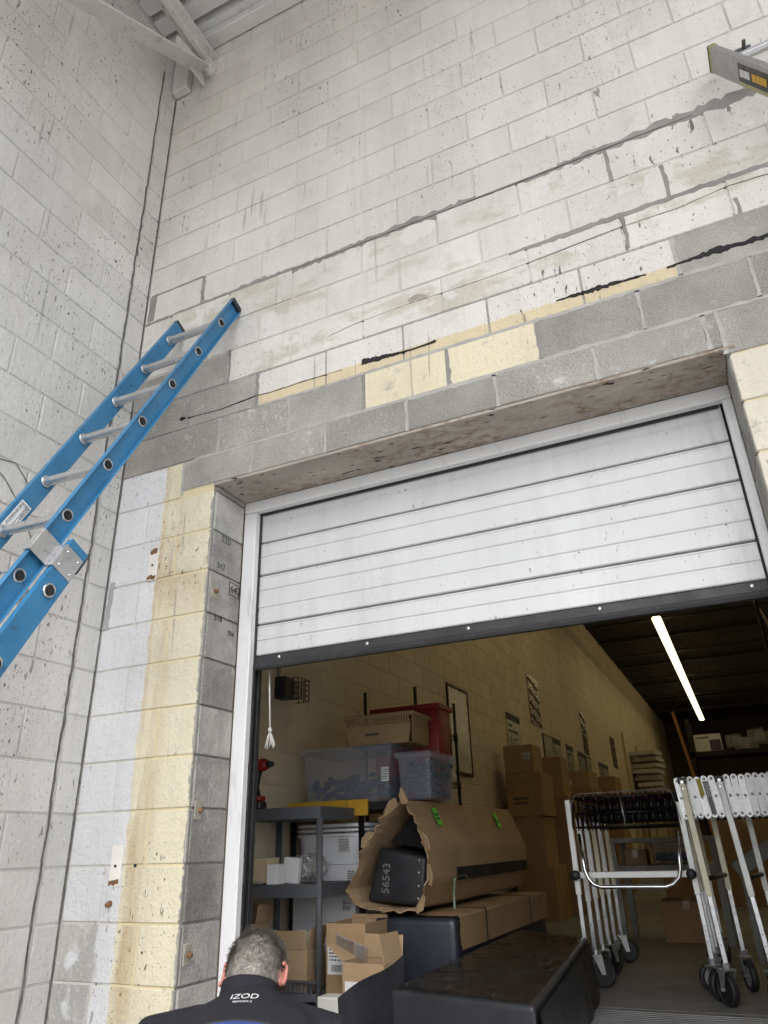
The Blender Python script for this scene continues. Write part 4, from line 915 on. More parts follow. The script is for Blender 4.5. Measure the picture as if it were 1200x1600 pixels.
for i, (y0, y1, z0, z1, hd, lab) in enumerate(((6.95, 7.60, 1.75, 2.33, 1, 'notice with dark header just above the top carton of the stack'), (8.92, 9.50, 1.68, 2.26, 0, 'framed glossy notice with no header beside the carton stack'), (9.57, 10.12, 1.6, 2.29, 1, 'dark headed notice next to the framed glossy one'), (10.57, 11.14, 1.6, 2.28, 1, 'dark headed notice standing alone after a gap in the row'), (11.54, 12.12, 1.6, 2.26, 1, 'dark headed notice touching a framed glossy neighbour'), (12.23, 12.81, 1.6, 2.22, 0, 'framed glossy notice touching a dark headed neighbour'), (13.69, 14.86, 1.75, 2.24, 1, 'wide dark headed notice near the far end of the row'))):
    t = thing('wall_notice', lab, 'notice', (-.6, (y0 + y1) / 2, z0), 'notices along the cream wall')
    W(MB().box(-.609, -.599, y0, y1, z0, z1), 'sheet', pm('notice_paper', (.34, .32, .26), .08, 6, .3), t)
    if hd:
        W(MB().box(-.6, -.596, y0, y1, z1 - .09, z1), 'header', M_print, t); bars((-.598, (y0 + y1) / 2, z1 - .19), (0, 1, 0), UPZ, (y1 - y0) * .8, .14, 2, pm('green_print', (.04, .10, .06), .2, 9, .6), 'lettering', t, i, .5)
        bars((-.598, (y0 + y1) / 2, z1 - .38), (0, 1, 0), UPZ, (y1 - y0) * .8, .16, 5, M_print, 'lettering', t, i + 9, .3)
    else:
        W(MB().box(-.609, -.592, y0 - .02, y0 + .02, z0, z1 + .02), 'frame', M_black, t); W(MB().box(-.609, -.592, y0, y1, z1, z1 + .02), 'frame', M_black, t)
t = thing('caged_lamp', 'small wall lamp in a wire guard below a conduit inside the door', 'wall lamp', (-.6, 1.62, 1.7))
W(MB().box(-.609, -.53, 1.50, 1.60, 1.66, 1.80, .006), 'box', M_black, t); W(MB().tube([(-.595, 1.53, 1.80), (-.595, 1.53, 2.6)], .012, 8), 'conduit', pm('grey_conduit', (.30, .28, .25), .1, 5, .6), t)
s_ = MB()
for z in (1.665, 1.70, 1.735, 1.77, 1.80): s_.tube([(-.60, 1.60, z), (-.49, 1.60, z), (-.49, 1.74, z), (-.60, 1.74, z)], .003, 4)
for x, y in ((-.49, 1.60), (-.49, 1.645), (-.49, 1.69), (-.49, 1.74), (-.53, 1.74), (-.57, 1.74), (-.53, 1.60)): s_.tube([(x, y, 1.66), (x, y, 1.81)], .003, 4)
W(s_, 'wire_guard', M_bsteel, t); W(MB().box(-.609, -.52, 1.62, 1.72, 1.68, 1.79, .01), 'lamp_body', pm('lamp_glass', (.25, .23, .2), .1, 8, .2), t)

# ------------------------------------------------------------------ cartons by the wall, far row
t = carton('carton', 'brown carton on top of the tall stack beside the wall', -.47, -.12, 6.2, 6.62, 1.50, 1.81, M_card); label_on(t, (-.2, 6.1985, 1.68), XR, UPZ, .10, .07, 51, False, 4)
t = carton('carton', 'wide brown carton second from the top of the tall stack', -.47, -.06, 6.2, 6.8, 1.035, 1.498, M_carddk); bars((-.3, 6.1985, 1.2), XR, UPZ, .2, .10, 2, M_print, 'box_print', t, 52, .5)
carton('carton', 'wide brown carton third from the top of the tall stack', -.46, -.09, 6.22, 6.8, .53, 1.034, M_card, tape=False)
carton('carton', 'brown carton on the floor under the tall stack', -.46, -.02, 6.2, 6.85, 0, .528, M_carddk, tape=False)
carton('carton', 'smaller brown carton behind the tall stack, level with its top', -.5, .0, 7.1, 7.5, 1.28, 1.74, M_card)
carton('carton', 'plain brown carton carrying the smaller carton behind the tall stack', -.5, .06, 7.0, 7.6, .62, 1.278, M_carddk, tape=False)
carton('carton', 'big brown carton on the floor behind the tall stack', -.52, .12, 6.95, 7.65, 0, .618, M_card, tape=False)
t = carton('carton', 'long flat brown carton on top of the row past the tall stack', -.50, .06, 8.6, 9.3, 1.45, 1.68, M_cardlt); label_on(t, (-.25, 8.597, 1.53), XR, UPZ, .12, .08, 33, False, 4)
carton('carton', 'dark brown carton under the long flat carton', -.50, .08, 8.6, 9.4, .72, 1.449, M_carddk, tape=False); carton('carton', 'floor level brown carton under the long flat carton', -.52, .1, 8.55, 9.4, 0, .718, M_card, tape=False)
carton('carton', 'brown carton at the far end of the stacked row', -.5, .12, 10.6, 11.3, .9, 1.72, M_card); carton('carton', 'pale brown carton on the floor at the far end of the row', -.5, .15, 10.5, 11.3, 0, .898, M_carddk, tape=False)
M_tray = pm('white_tray_plastic', (.55, .53, .50), .06, 3, .5)
rnd = random.Random(6); tdesc = ['at the bottom of', 'second from the bottom of', 'third from the bottom of', 'at the middle of', 'third from the top of', 'second from the top of', 'on top of']
for i in range(7):
    z = 1.86 + i * .16; dx = rnd.uniform(-.03, .05); dy = rnd.uniform(-.2, .2)
    t = thing('white_tray', 'shallow white plastic tray ' + tdesc[i] + ' the uneven tray stack', 'tray', (-.25 + dx, 19.5 + dy, z), 'white trays stacked by the cream wall'); t.rotation_euler = (rnd.uniform(-.03, .03), rnd.uniform(-.03, .03), rnd.uniform(-.15, .15))
    MB().box(-.30, .30, -.5, .5, 0, .02).build('base', M_tray, t)
    for a in ((-.33, -.30, -.52, .52), (.30, .33, -.52, .52), (-.30, .30, -.52, -.49), (-.30, .30, .49, .52)): MB().box(*a, 0, .10, .004).build('rim', M_tray, t)
t = thing('tray_stand', 'dim wooden stand under the stack of white trays', 'stand', (-.25, 19.5, 0)); W(MB().box(-.58, .1, 18.9, 20.1, 1.78, 1.84), 'top', M_carddk, t)
for x in (-.55, .05):
    for y in (18.95, 20.05): W(MB().box(x - .03, x + .03, y - .03, y + .03, 0, 1.78), 'leg', M_carddk, t)
for i, (y, z) in enumerate(((17.9, 3.3), (20.4, 3.2), (22.2, 3.1))):
    o = W(MB().box(-.59, -.55, y - .03, y + .03, 0, z), 'timber_batten', M_tan, None); tag(o, 'tall thin timber batten leaning on the wall ' + ('before the white trays', 'just past the white trays', 'well past the white trays')[i], 'batten')
# far storage rack
t = thing('pallet_rack', 'black steel storage rack standing far back in the warehouse', 'rack', (2.4, 21.5, 0))
for x in (.9, 4.4):
    for y in (21.1, 22.2): W(MB().box(x - .05, x + .05, y - .05, y + .05, 0, 3.9), 'post', M_bsteel, t)
for z in (1.1, 2.85):
    W(MB().box(.85, 4.45, 21.05, 21.13, z, z + .13), 'beam', M_bsteel, t); W(MB().box(.85, 4.45, 22.15, 22.25, z, z + .13), 'beam', M_bsteel, t); W(MB().box(.87, 4.43, 21.14, 22.14, z + .09, z + .13), 'shelf_board', M_bsteel, t)
t = carton('product_box', 'white and purple product box on the far black rack', 1.0, 1.72, 21.2, 21.8, 2.981, 3.46, M_paper, tape=False)
W(MB().box(1.40, 1.70, 21.197, 21.199, 3.0, 3.3), 'picture_panel', pm('purple_print', (.10, .06, .12), .3, 8, .5), t); bars((1.25, 21.199, 3.37), XR, UPZ, .4, .07, 1, M_print, 'lettering', t, 3, .7)
rnd = random.Random(9)
t = thing('wire_baskets', 'tangle of wire baskets piled on the far black rack', 'basket pile', (2.4, 21.6, 2.98)); s_ = MB()
for b_i in range(5):
    cx, cz, rz = 2.05 + b_i * .2, 3.0 + rnd.random() * .25, rnd.uniform(-.3, .3)
    for j in range(5):
        z = cz + j * .07; s_.tube([(cx - .2, 21.3, z + rz * .1), (cx + .2, 21.3, z - rz * .1), (cx + .2, 21.7, z - rz * .1), (cx - .2, 21.7, z + rz * .1), (cx - .2, 21.3, z + rz * .1)], .008, 4)
    for j in range(6): s_.tube([(cx - .2 + j * .08, 21.3, cz), (cx - .2 + j * .08, 21.3, cz + .28)], .007, 4)
W(s_, 'wires', M_steel, t)
carton('carton', 'dark grey carton at the end of the far black rack shelf', 3.3, 3.9, 21.2, 21.8, 2.981, 3.35, M_gplast, tape=False)
carton('carton', 'brown carton on the lower level of the far black rack', 1.1, 1.9, 21.2, 21.9, 1.231, 1.9, M_card); carton('carton', 'wide brown carton on the lower rack level beside the brown carton', 2.2, 3.2, 21.2, 21.9, 1.231, 1.75, M_carddk)
carton('carton', 'tall brown carton on the lower rack level below the grey carton', 3.4, 4.1, 21.2, 21.9, 1.231, 2.1, M_card)
o = W(MB().box(-.03, .03, -.01, .01, 0, 3.2, .003, (Vector((1.42, 14.2, 0)), Vector((.97, 0, .24)), (0, 1, 0), Vector((-.135, .0, .99)))), 'orange_pole', pm('orange_painted_pole', (.50, .22, .06), .1, 6, .6), None); tag(o, 'orange painted pole leaning in front of the far rack', 'pole')
t = thing('hanging_strut', 'tan conduit strut and dark pipe hanging near the door ceiling', 'pipe', (2.5, 5.0, 2.1)); W(MB().tube([(2.49, 5.0, 2.1), (2.47, 5.0, 5.35)], .02, 8), 'pipe', M_bsteel, t); W(MB().tube([(2.47, 5.0, 2.80), (2.60, 5.0, 2.35), (2.63, 5.0, 1.9)], .014, 8), 'strut', M_tan, t)
t = thing('workbench', 'grey steel workbench frame standing behind the roller conveyor', 'workbench', (1.1, 4.8, 0))
M_gst = pm('grey_bench_steel', (.22, .22, .21), .15, 6, .5, .3)
for x in (.90, 1.70):
    for y in (4.5, 5.1): W(MB().box(x - .025, x + .025, y - .025, y + .025, 0, .74), 'leg', M_gst, t)
W(MB().box(.86, 1.75, 4.46, 5.14, .74, .78, .004), 'top', M_gst, t); W(MB().box(.9, 1.7, 4.47, 4.50, .50, .57), 'rail', M_gst, t); W(MB().box(.9, 1.7, 5.1, 5.13, .50, .57), 'rail', M_gst, t); W(MB().box(.9, 1.7, 4.5, 5.1, .555, .57), 'lower_shelf', M_gst, t)
t = carton('carton', 'small brown carton on the workbench lower shelf', .98, 1.16, 4.55, 4.8, .571, .69, M_cardlt); bin_('clear_bin', 'cloudy clear bin on the workbench lower shelf', 1.2, 1.55, 4.55, 4.95, .571, .73, .3)
carton('carton', 'dark carton on the floor under the workbench', 1.2, 1.6, 4.6, 5.0, 0, .3, M_carddk)
carton('carton', 'large dim brown carton on the floor well behind the workbench', .9, 1.5, 8.0, 8.7, 0, .75, M_carddk); carton('carton', 'large dim brown carton beside the one behind the workbench', 1.6, 2.3, 8.2, 8.9, 0, .95, M_card)
# ------------------------------------------------------------------ dock seal pads
def loft(rings, closed_ends=True):
    n_ = len(rings[0]); vs_ = [p for r_ in rings for p in r_]; fs_ = []
    for i in range(len(rings) - 1):
        for k in range(n_): fs_.append((i * n_ + k, i * n_ + (k + 1) % n_, (i + 1) * n_ + (k + 1) % n_, (i + 1) * n_ + k))
    if closed_ends: fs_.append(tuple(range(n_))[::-1]); fs_.append(tuple((len(rings) - 1) * n_ + k for k in range(n_)))
    return MB().add(vs_, fs_)
def resample(poly, n_):
    L = []; m_ = len(poly)
    seg = [math.dist(poly[i], poly[(i + 1) % m_]) for i in range(m_)]; tot = sum(seg)
    for q_ in range(n_):
        d = tot * q_ / n_; i = 0
        while d > seg[i]: d -= seg[i]; i += 1
        a, b = poly[i], poly[(i + 1) % m_]; f = d / seg[i]; L.append((a[0] + (b[0] - a[0]) * f, a[1] + (b[1] - a[1]) * f))
    return L
def inset(poly, d):
    cx = sum(p[0] for p in poly) / len(poly); cz = sum(p[1] for p in poly) / len(poly)
    return [(x + (cx - x) / math.hypot(cx - x, cz - z) * d, z + (cz - z) / math.hypot(cx - x, cz - z) * d) for x, z in poly]
# large black pad lying on the dock plate
pad = thing('dock_pad', 'large black vinyl dock pad under wrinkled glossy film on the dock floor', 'dock pad', (.9, 1.3, .018))
c_lo = [(.655, .46, .016), (1.245, .30, .016), (1.085, 2.13, .016), (.60, 2.46, .016)]; c_hi = [(.65, .45, .288), (1.25, .29, .288), (1.07, 2.15, .288), (.585, 2.48, .288)]
o = W(bev(hexa(c_lo, c_hi), .022, 3), 'vinyl_body', M_vinyl, pad); smooth_angle(o, 40)
NX, NY = 120, 260; vs_ = []; fs_ = []
for j in range(NY + 1):
    for i in range(NX + 1):
        u, v = i / NX, j / NY
        u2, v2 = .034 + .932 * u, .010 + .980 * v; a = Vector(c_hi[0]).lerp(Vector(c_hi[1]), u2); b = Vector(c_hi[3]).lerp(Vector(c_hi[2]), u2); p = a.lerp(b, v2)
        ex = min(u, 1 - u) * 1.15; drop = 0
        q3 = Vector((p.x * 9, p.y * 6.5, 1.3)); wv = Vector((mnoise.noise(q3 * .6), mnoise.noise(q3 * .6 + Vector((9, 4, 2))), 0)) * 1.2
        rdg = 1 - abs(mnoise.noise(q3 * .42 + wv * .6)); rdg = rdg ** 30 * max(0, min(1, 1.4 * mnoise.noise(q3 * .35 + Vector((3, 3, 3))) + .55))
        amt = (1 - min(1, v * 1.25)) * .85 + .10
        e = max(0, min(u / .06, (1 - u) / .06, v / .02, (1 - v) / .02, 1)); z = .2886 + e * (.003 + .017 * rdg * amt + .0015 * mnoise.noise(q3 * 1.2))
        vs_.append((p.x, p.y, z))
for j in range(NY):
    for i in range(NX): k = j * (NX + 1) + i; fs_.append((k, k + 1, k + NX + 2, k + NX + 1))
W(MB().add(vs_, fs_), 'glossy_film', M_film, pad, True)
# folded skirt along the right side
sk = MB(); rr_ = random.Random(12); n_ = 40; vs_ = []; fs_ = []
for i in range(n_ + 1):
    f = i / n_; p = Vector((1.262, .30, 0)).lerp(Vector((1.083, 2.13, 0)), f); w_ = .006 * math.sin(f * 37) + .004 * mnoise.noise(Vector((f * 20, 1, 0)))
    for z, d in ((.27, .004), (.20, .008 + w_ * .4), (.12, .014 + w_ * .5), (.03, .020 + w_ * .6), (.016, .024 + w_ * .7)): vs_.append((p.x + d, p.y, z))
for i in range(n_):
    for k in range(4): fs_.append((i * 5 + k, i * 5 + k + 1, i * 5 + k + 6, i * 5 + k + 5))
W(sk.add(vs_, fs_), 'side_skirt', M_vinyl, pad, True)
# thin vinyl flap leaning against the pad
vf = thing('vinyl_sheet', 'stiff black vinyl sheet standing on edge beside the large pad', 'vinyl sheet', (.45, .68, .001))
sh_ = MB(); vs_ = []; fs_ = []; n_ = 14
for i in range(n_ + 1):
    f = i / n_; x = .27 + .36 * f; y = .74 - .10 * f + .03 * math.sin(f * 3.1); zt = .195 + .185 * f + .01 * math.sin(f * 6)
    for dy in (0, .006): vs_ += [(x + (.03 if i == 0 else 0), y + dy - .02, .0145), (x, y + dy, zt)]
for i in range(n_):
    k = i * 4; fs_ += [(k, k + 1, k + 5, k + 4), (k + 2, k + 6, k + 7, k + 3), (k + 1, k + 3, k + 7, k + 5), (k, k + 4, k + 6, k + 2)]
fs_ += [(0, 2, 3, 1), (n_ * 4, n_ * 4 + 1, n_ * 4 + 3, n_ * 4 + 2)]
o = W(sh_.add(vs_, fs_), 'sheet', M_vinyl, vf); smooth_angle(o, 40)
W(MB().tube([(.30, .715, .06), (.45, .70, .075), (.62, .65, .10)], .0025, 5), 'seam', M_gplast, vf)
# lower pad on the floor and its card cover
p2 = thing('dock_pad', 'plain black vinyl dock pad on the floor with torn brown card along its top', 'dock pad', (.32, 2.4, 0))
o = W(bev(MB().box(.075, .545, 1.50, 3.36, .015, .432), .035, 3), 'vinyl_body', mk_vinyl('blue_black_vinyl', (.020, .024, .034), .40, .2, 5), p2); smooth_angle(o, 40)
cs = MB(); rr_ = random.Random(21); vs_ = []; fs_ = []; n_ = 44
for i in range(n_ + 1):
    f = i / n_; u = f * 1.0
    if u < .62: x, z = .30 + .255 * u / .62, .440
    else: x, z = .556, .440 - (u - .62) / .38 * .155
    yj = 1.53 + rr_.uniform(-.018, .018)
    for y, d in ((yj, 0), (yj + .3, .002), (3.38, .002)): vs_.append((x + (d if u > .62 else 0), y, z + (d if u <= .62 else 0) + .003 * mnoise.noise(Vector((x * 9, y * 4, z)))))
for i in range(n_):
    for k in range(2): fs_.append((i * 3 + k, i * 3 + k + 1, i * 3 + k + 4, i * 3 + k + 3))
W(cs.add(vs_, fs_), 'card_cover', M_card, p2)
for y in (1.95, 2.9): W(MB().box(.29, .562, y, y + .014, .447, .4485), 'strap', M_black, p2); W(MB().box(.5605, .5625, y, y + .014, .2, .448), 'strap', M_black, p2)
# upper pad in a torn card sleeve
p3 = thing('dock_pad', 'black dock pad inside a long torn cardboard sleeve on top of the lower pad', 'dock pad', (.2, 2.5, .449))
Pn = [(.285, 1.010), (.345, .885), (.398, .752), (.402, .60), (.33, .468), (.16, .462), (-.03, .505), (-.062, .56), (.02, .74), (.155, .916)]
N_ = 64; outer = resample(Pn, N_); inner = inset(outer, .006); rr_ = random.Random(33)
rings_o = []; rings_i = []; tear = [rr_.uniform(-.025, .012) - .05 * max(0, math.sin(q_ * .8)) ** 6 for q_ in range(N_)]
ys = [1.5, 1.56, 1.7, 2.0, 2.4, 2.8, 3.2, 3.55]
for j, y in enumerate(ys):
    ro = []; ri = []
    for q_ in range(N_):
        (x, z), (xi, zi) = outer[q_], inner[q_]; yy = y + (tear[q_] if j == 0 else 0)
        k = .006 * mnoise.noise(Vector((x * 8, y * 3, z * 8))); fl2 = .018 * (rr_.random()) if j == 0 else 0
        dx, dz = x - .17, z - .73; l_ = math.hypot(dx, dz); ro.append((x + dx / l_ * (k + fl2), yy, max(.4495, z + dz / l_ * (k + fl2)))); ri.append((xi + dx / l_ * (k + fl2), yy, max(.4535, zi + dz / l_ * (k + fl2))))
    rings_o.append(ro); rings_i.append(ri)
W(loft(rings_i[::-1] + rings_o, True), 'card_sleeve', M_cardlt, p3)
qd = [(.085, .775), (.372, .718), (.340, .478), (.00, .500)]
o = W(bev(hexa([(x, 1.575, z) for x, z in qd], [(x, 3.5, z) for x, z in qd]), .026, 3), 'vinyl_body', M_vinyl, p3); smooth_angle(o, 40)
W(MB().prism([(.10, .80), (.285, .97), (.375, .745), (.12, .79)], (0, 1.72, 0), (0, 3.5, 0), (1, 0, 0), (0, 0, 1)), 'cavity_shade', pm('painted_shade_black', (.005, .005, .005), .2, 9, .95), p3)  # black solid standing in for the shade inside the sleeve mouth
for x, z in ((.327, .700), (.322, .64), (.317, .575), (.312, .515)): W(MB().ell((x, 1.572, z), (.006, .004, .006), 8, 5), 'rivet', M_bolt, p3, True)
T('handwriting', '56543', .062, (.125, 1.5725, .615), (.10, 0, 1), (-1, 0, .10), pm('chalk_marker', (.20, .20, .20), .2, 40, .9), p3)
sd_ = Vector((.113, 0, -.258)).normalized(); sn = Vector((.258, 0, .113)).normalized()
M_green = pm('bright_green_sticker', (.10, .72, .03), .05, 10, .5)
for y in (1.85, 3.05):
    o_ = Vector((.328, y, .922)) + sn * .012; q_ = MB(); quad(q_, o_, (0, 1, 0), -sd_, .075, .105); g_ = W(q_, 'green_sticker', M_green, p3)
    bars(o_ + sn * .001, (0, 1, 0), -sd_, .05, .05, 2, M_print, 'sticker_print', g_, int(y * 10), .6)
W(MB().box(.404, .410, 1.95, 3.5, .585, .655, .001), 'dark_slot', M_black, p3)
for y in (): W(loft([[(x, y + dy, z) for x, z in resample([(a * 1.0 + (a - .17) * .03, b + (b - .73) * .03) for a, b in Pn], 40)] for dy in (0, .018)], False), 'strap', M_black, p3)
W(MB().tube([(.45, 1.75, .455), (.44, 1.78, .53), (.425, 1.85, .60), (.415, 2.05, .61), (.412, 2.2, .56)], .006, 5, flat=.3), 'green_strap', pm('pale_green_strap', (.22, .32, .22), .1, 10, .35), p3)
# torn ear of card at the ridge
er = MB(); er.add([(.27, 1.49, .985), (.31, 1.495, .99), (.305, 1.46, 1.045), (.285, 1.45, 1.075), (.265, 1.465, 1.03), (.27, 1.498, .985), (.31, 1.503, .99), (.305, 1.466, 1.047), (.285, 1.456, 1.077), (.265, 1.471, 1.032)], [(0, 1, 2, 3, 4), (9, 8, 7, 6, 5), (0, 5, 6, 1), (1, 6, 7, 2), (2, 7, 8, 3), (3, 8, 9, 4), (4, 9, 5, 0)])
W(er, 'torn_flap', M_cardlt, p3)
for i, (q_, ln) in enumerate(((8, .05), (14, .045), (20, .05), (50, .04), (58, .05))):
    x, z = outer[q_]; x2, z2 = outer[(q_ + 4) % N_]; dx, dz = x - .17, z - .73; l_ = math.hypot(dx, dz); dx /= l_; dz /= l_; xm, zm = (x + x2) / 2, (z + z2) / 2
    a = [(x, 1.50, z), (x2, 1.50, z2), (x2 + dx * ln * .8, 1.465, max(.455, z2 + dz * ln * .8)), (xm + dx * ln, 1.46, max(.452, zm + dz * ln)), (x + dx * ln * .5, 1.475, max(.453, z + dz * ln * .5))]
    W(MB().add(a + [(p[0] + dx * .004, p[1] + .003, p[2] + dz * .004) for p in a], [(4, 3, 2, 1, 0), (5, 6, 7, 8, 9)] + [(k, (k + 1) % 5, (k + 1) % 5 + 5, k + 5) for k in range(5)]), 'torn_flap', M_cardlt, p3)

# ------------------------------------------------------------------ open cartons by the shelf
t = open_box('open_carton', 'open brown carton with white shipping label beside the grey shelf', -.068, .155, 1.24, 1.52, .0005, .425, M_card, {'b': (.02, 0)})
label_on(t, (.0, 1.2385, .265), XR, UPZ, .115, .125, 41)
T('handwriting', '4N2', .03, (.06, 1.2378, .17), XR, UPZ, M_print, t)
t = open_box('open_carton', 'small open brown carton with bent flaps in front of the labelled carton', .145, .375, 1.02, 1.20, .0105, .285, M_cardlt, {'r': (.12, -12), 'b': (.10, 8), 'l': (.12, 55)}, R(-6))
MB().box(-.10, .02, -.0915, -.0905, .05, .20).build('white_sleeve', M_paper, t); MB().box(-.085, .01, -.093, -.0915, .13, .165).build('red_strip', pm('dark_red_label', (.22, .015, .015), .1, 8, .5), t)
W(MB().box(.13, .20, -.004, -.001, .02, .09), 'tape', M_tape, t)
pb = thing('clear_envelope', 'clear plastic envelope with paper lying on the small open carton', 'envelope', (.14, 1.12, .33)); pb.rotation_euler = (R(-40), R(20), R(15))
MB().box(-.085, .085, -.065, .065, -.003, .003, .002).build('film', M_bag, pb); MB().box(.02, .06, -.055, .055, .0035, .0045).build('paper', M_paper, pb); MB().box(-.08, .01, -.06, .05, .0035, .0045).build('card', M_card, pb)
rc = thing('red_cap_tool', 'red plastic cap poking up in front of the open carton', 'cap', (.345, .985, .011)); W(MB().tube([(.345, .985, .011), (.345, .985, .20), (.345, .985, .235), (.345, .985, .25)], [.03, .034, .032, .02], 14), 'cap', M_red, rc, True); W(MB().tube([(.345, .985, .06), (.345, .985, .10)], .0355, 14), 'band', M_black, rc, True)
o = W(bev(MB().box(.02, .135, 1.0, 1.10, .0115, .15), .008, 2), 'foam_block', pm('white_foam', (.62, .61, .56), .05, 8, .8, 0, .2, 90), None); tag(o, 'off white foam block on the floor below the labelled carton', 'foam block')

# ------------------------------------------------------------------ flexible conveyors
def caster(x, y, ang, par, hubmat):
    r_ = .074; ca, sa = math.cos(ang), math.sin(ang); fx = Vector((ca, sa, 0)); sx = Vector((-sa, ca, 0)); o_ = Vector((x, y, 0)) + fx * .028
    f = MB(); f.box(-.03, .03, -.032, .032, .158, .166, .001, (Vector((x, y, 0)), fx, sx, (0, 0, 1)))
    for s_ in (-1, 1): f.add([Vector((x, y, .158)) + sx * s_ * .028 - fx * .02, Vector((x, y, .158)) + sx * s_ * .028 + fx * .03, o_ + sx * s_ * .026 + fx * .012 + Vector((0, 0, .066)), o_ + sx * s_ * .026 - fx * .012 + Vector((0, 0, .066)), Vector((x, y, .158)) + sx * s_ * .032 - fx * .02, Vector((x, y, .158)) + sx * s_ * .032 + fx * .03, o_ + sx * s_ * .03 + fx * .012 + Vector((0, 0, .066)), o_ + sx * s_ * .03 - fx * .012 + Vector((0, 0, .066))], [(0, 1, 2, 3), (7, 6, 5, 4), (0, 4, 5, 1), (1, 5, 6, 2), (2, 6, 7, 3), (3, 7, 4, 0)])
    f.tube([o_ + sx * -.036 + Vector((0, 0, r_)), o_ + sx * .036 + Vector((0, 0, r_))], .007, 8); f.tube([(x, y, .16), (x, y, .19)], .02, 10)
    fk = W(f, 'caster_fork', M_steel, par)
    prof = [(.052, -.017), (.068, -.018), (.0735, -.010), (.0735, .010), (.068, .018), (.052, .017)]; n_ = 28; vs_ = []; fs_ = []
    for a in range(n_):
        th = 2 * math.pi * a / n_
        for rr, s_ in prof: vs_.append(o_ + fx * rr * math.cos(th) + Vector((0, 0, r_ + rr * math.sin(th))) + sx * s_)
    m_ = len(prof)
    for a in range(n_):
        for k in range(m_): fs_.append((a * m_ + k, a * m_ + (k + 1) % m_, ((a + 1) % n_) * m_ + (k + 1) % m_, ((a + 1) % n_) * m_ + k))
    W(MB().add(vs_, fs_), 'wheel', M_rubber, fk, True); c2 = o_ + Vector((0, 0, r_)); W(MB().tube([c2 - sx * .014, c2 + sx * .014], .0525, 24), 'hub', hubmat, fk)
def leg(x, y, ztop, par, mat, lean=(0, 0), hub=None, ang=0., zb=.19):
    top = Vector((x, y, ztop)); bot = Vector((x + lean[0], y + lean[1], zb)); d = (top - bot).normalized(); mid = bot + d * (.30 if ztop > .9 else .25)
    X = Vector((1, 0, 0)); X = (X - d * X.dot(d)).normalized(); Y = d.cross(X)
    L = (top - mid).length; u = W(MB().box(-.016, .016, -.013, .013, 0, L, .003, (mid, X, Y, d)), 'leg', mat, par)
    W(MB().box(-.012, .012, -.0095, .0095, 0, (mid - bot).length + .05, .002, (bot, X, Y, d)), 'lower_tube', M_steel, u)
    for z in (.03, .08): W(MB().tube([bot + d * (z + .05) - Y * .0105, bot + d * (z + .05) - Y * .0085], .003, 6), 'pin_hole', M_crack, u)
    caster(bot.x, bot.y, ang, par, hub or M_black)
M_hubg = pm('grey_hub', (.30, .31, .31), .1, 10, .5); M_skate = pm('dark_red_skate_wheel', (.035, .006, .008), .2, 12, .45)
cA = thing('skatewheel_conveyor', 'collapsed flexible conveyor seen end on, black axles between pale legs', 'conveyor', (1.35, 2.9, 0))
AX0, AX1 = 1.035, 1.665
for i, y in enumerate((2.25, 2.50, 2.74, 2.98, 3.22, 3.50)):
    mt = (M_tubew, M_tubew, M_tubew, M_tubec, M_tubew, M_tubec)[i]
    leg(AX0, y, 1.0 if i == 0 else .90, cA, mt, (0, 0), None, (2.4, .4, 5.2, 1.1, 3.9, .2)[i]); leg(AX1, y, .96, cA, M_tubew if i % 2 == 0 else M_tubec, (.02, 0), M_hubg if i % 2 else None, (.9, 3.5, 1.9, 5.0, 2.7, 4.1)[i])
for i in range(32):
    y = 2.26 + i * .042
    W(MB().tube([(AX0 + .025, y, 1.005), (AX1 - .02, y, 1.005)], .0075, 8), 'axle', M_bsteel, cA, True); W(MB().tube([(AX0 + .025, y + .02, .845), (AX1 - .02, y + .02, .845)], .0055, 8), 'axle', M_bsteel, cA, True)
    if i % 2: W(MB().tube([(AX0 + .025, y + .035, .92), (AX1 - .02, y + .035, .92)], .0055, 8), 'axle', M_bsteel, cA, True)
sw_ = MB().tube([(-.008, 0, 0), (-.004, 0, 0), (.004, 0, 0), (.008, 0, 0)], [.019, .024, .024, .019], 14).mesh('skate_wheel', True)
for i in range(14):
    for j in range(7): part('skate_wheel', sw_, M_skate, cA, Vector((AX0 + .10 + j * .072 + (.03 if i % 2 else 0), 2.26 + i * .075, 1.005)) - cA.location)
for i in range(14):
    for j in range(7):
        for z_ in (.955, .895): part('skate_wheel', sw_, M_black, cA, Vector((AX0 + .085 + j * .078 + (.03 if i % 2 else 0), 2.30 + i * .085, z_)) - cA.location)  # extra black wheels added below the top row as dark filler
pls = MB().box(-.0015, .0015, -.016, .016, -.10, .10, .001).mesh('side_plate')
for i in range(18):
    for x in (AX0 + .02, AX1 - .018):
        part('side_plate', pls, M_black, cA, Vector((x, 2.27 + i * .075, .925)) - cA.location, (R(24 if i % 2 else -24), 0, 0))
W(MB().tube([(AX0 + .05, 2.20, .81), (AX0 + .06, 2.20, .62), (AX0 + .075, 2.20, .575), (AX0 + .10, 2.20, .545), (AX0 + .14, 2.20, .532), (AX1 - .14, 2.20, .532), (AX1 - .10, 2.20, .545), (AX1 - .065, 2.20, .575), (AX1 - .05, 2.20, .62), (AX1 - .035, 2.20, .81)], .011, 12), 'handle_bar', M_chrome, cA, True)
W(MB().box(AX0 + .02, AX1 - .02, 2.236, 2.262, .575, .608, .003), 'cross_bar', M_tubew, cA)
for x in (AX0, AX1): W(MB().tube([(x, 2.225, .592), (x, 2.19, .592), (x, 2.182, .592)], [.026, .026, .02], 16), 'knob', M_black, cA, True)
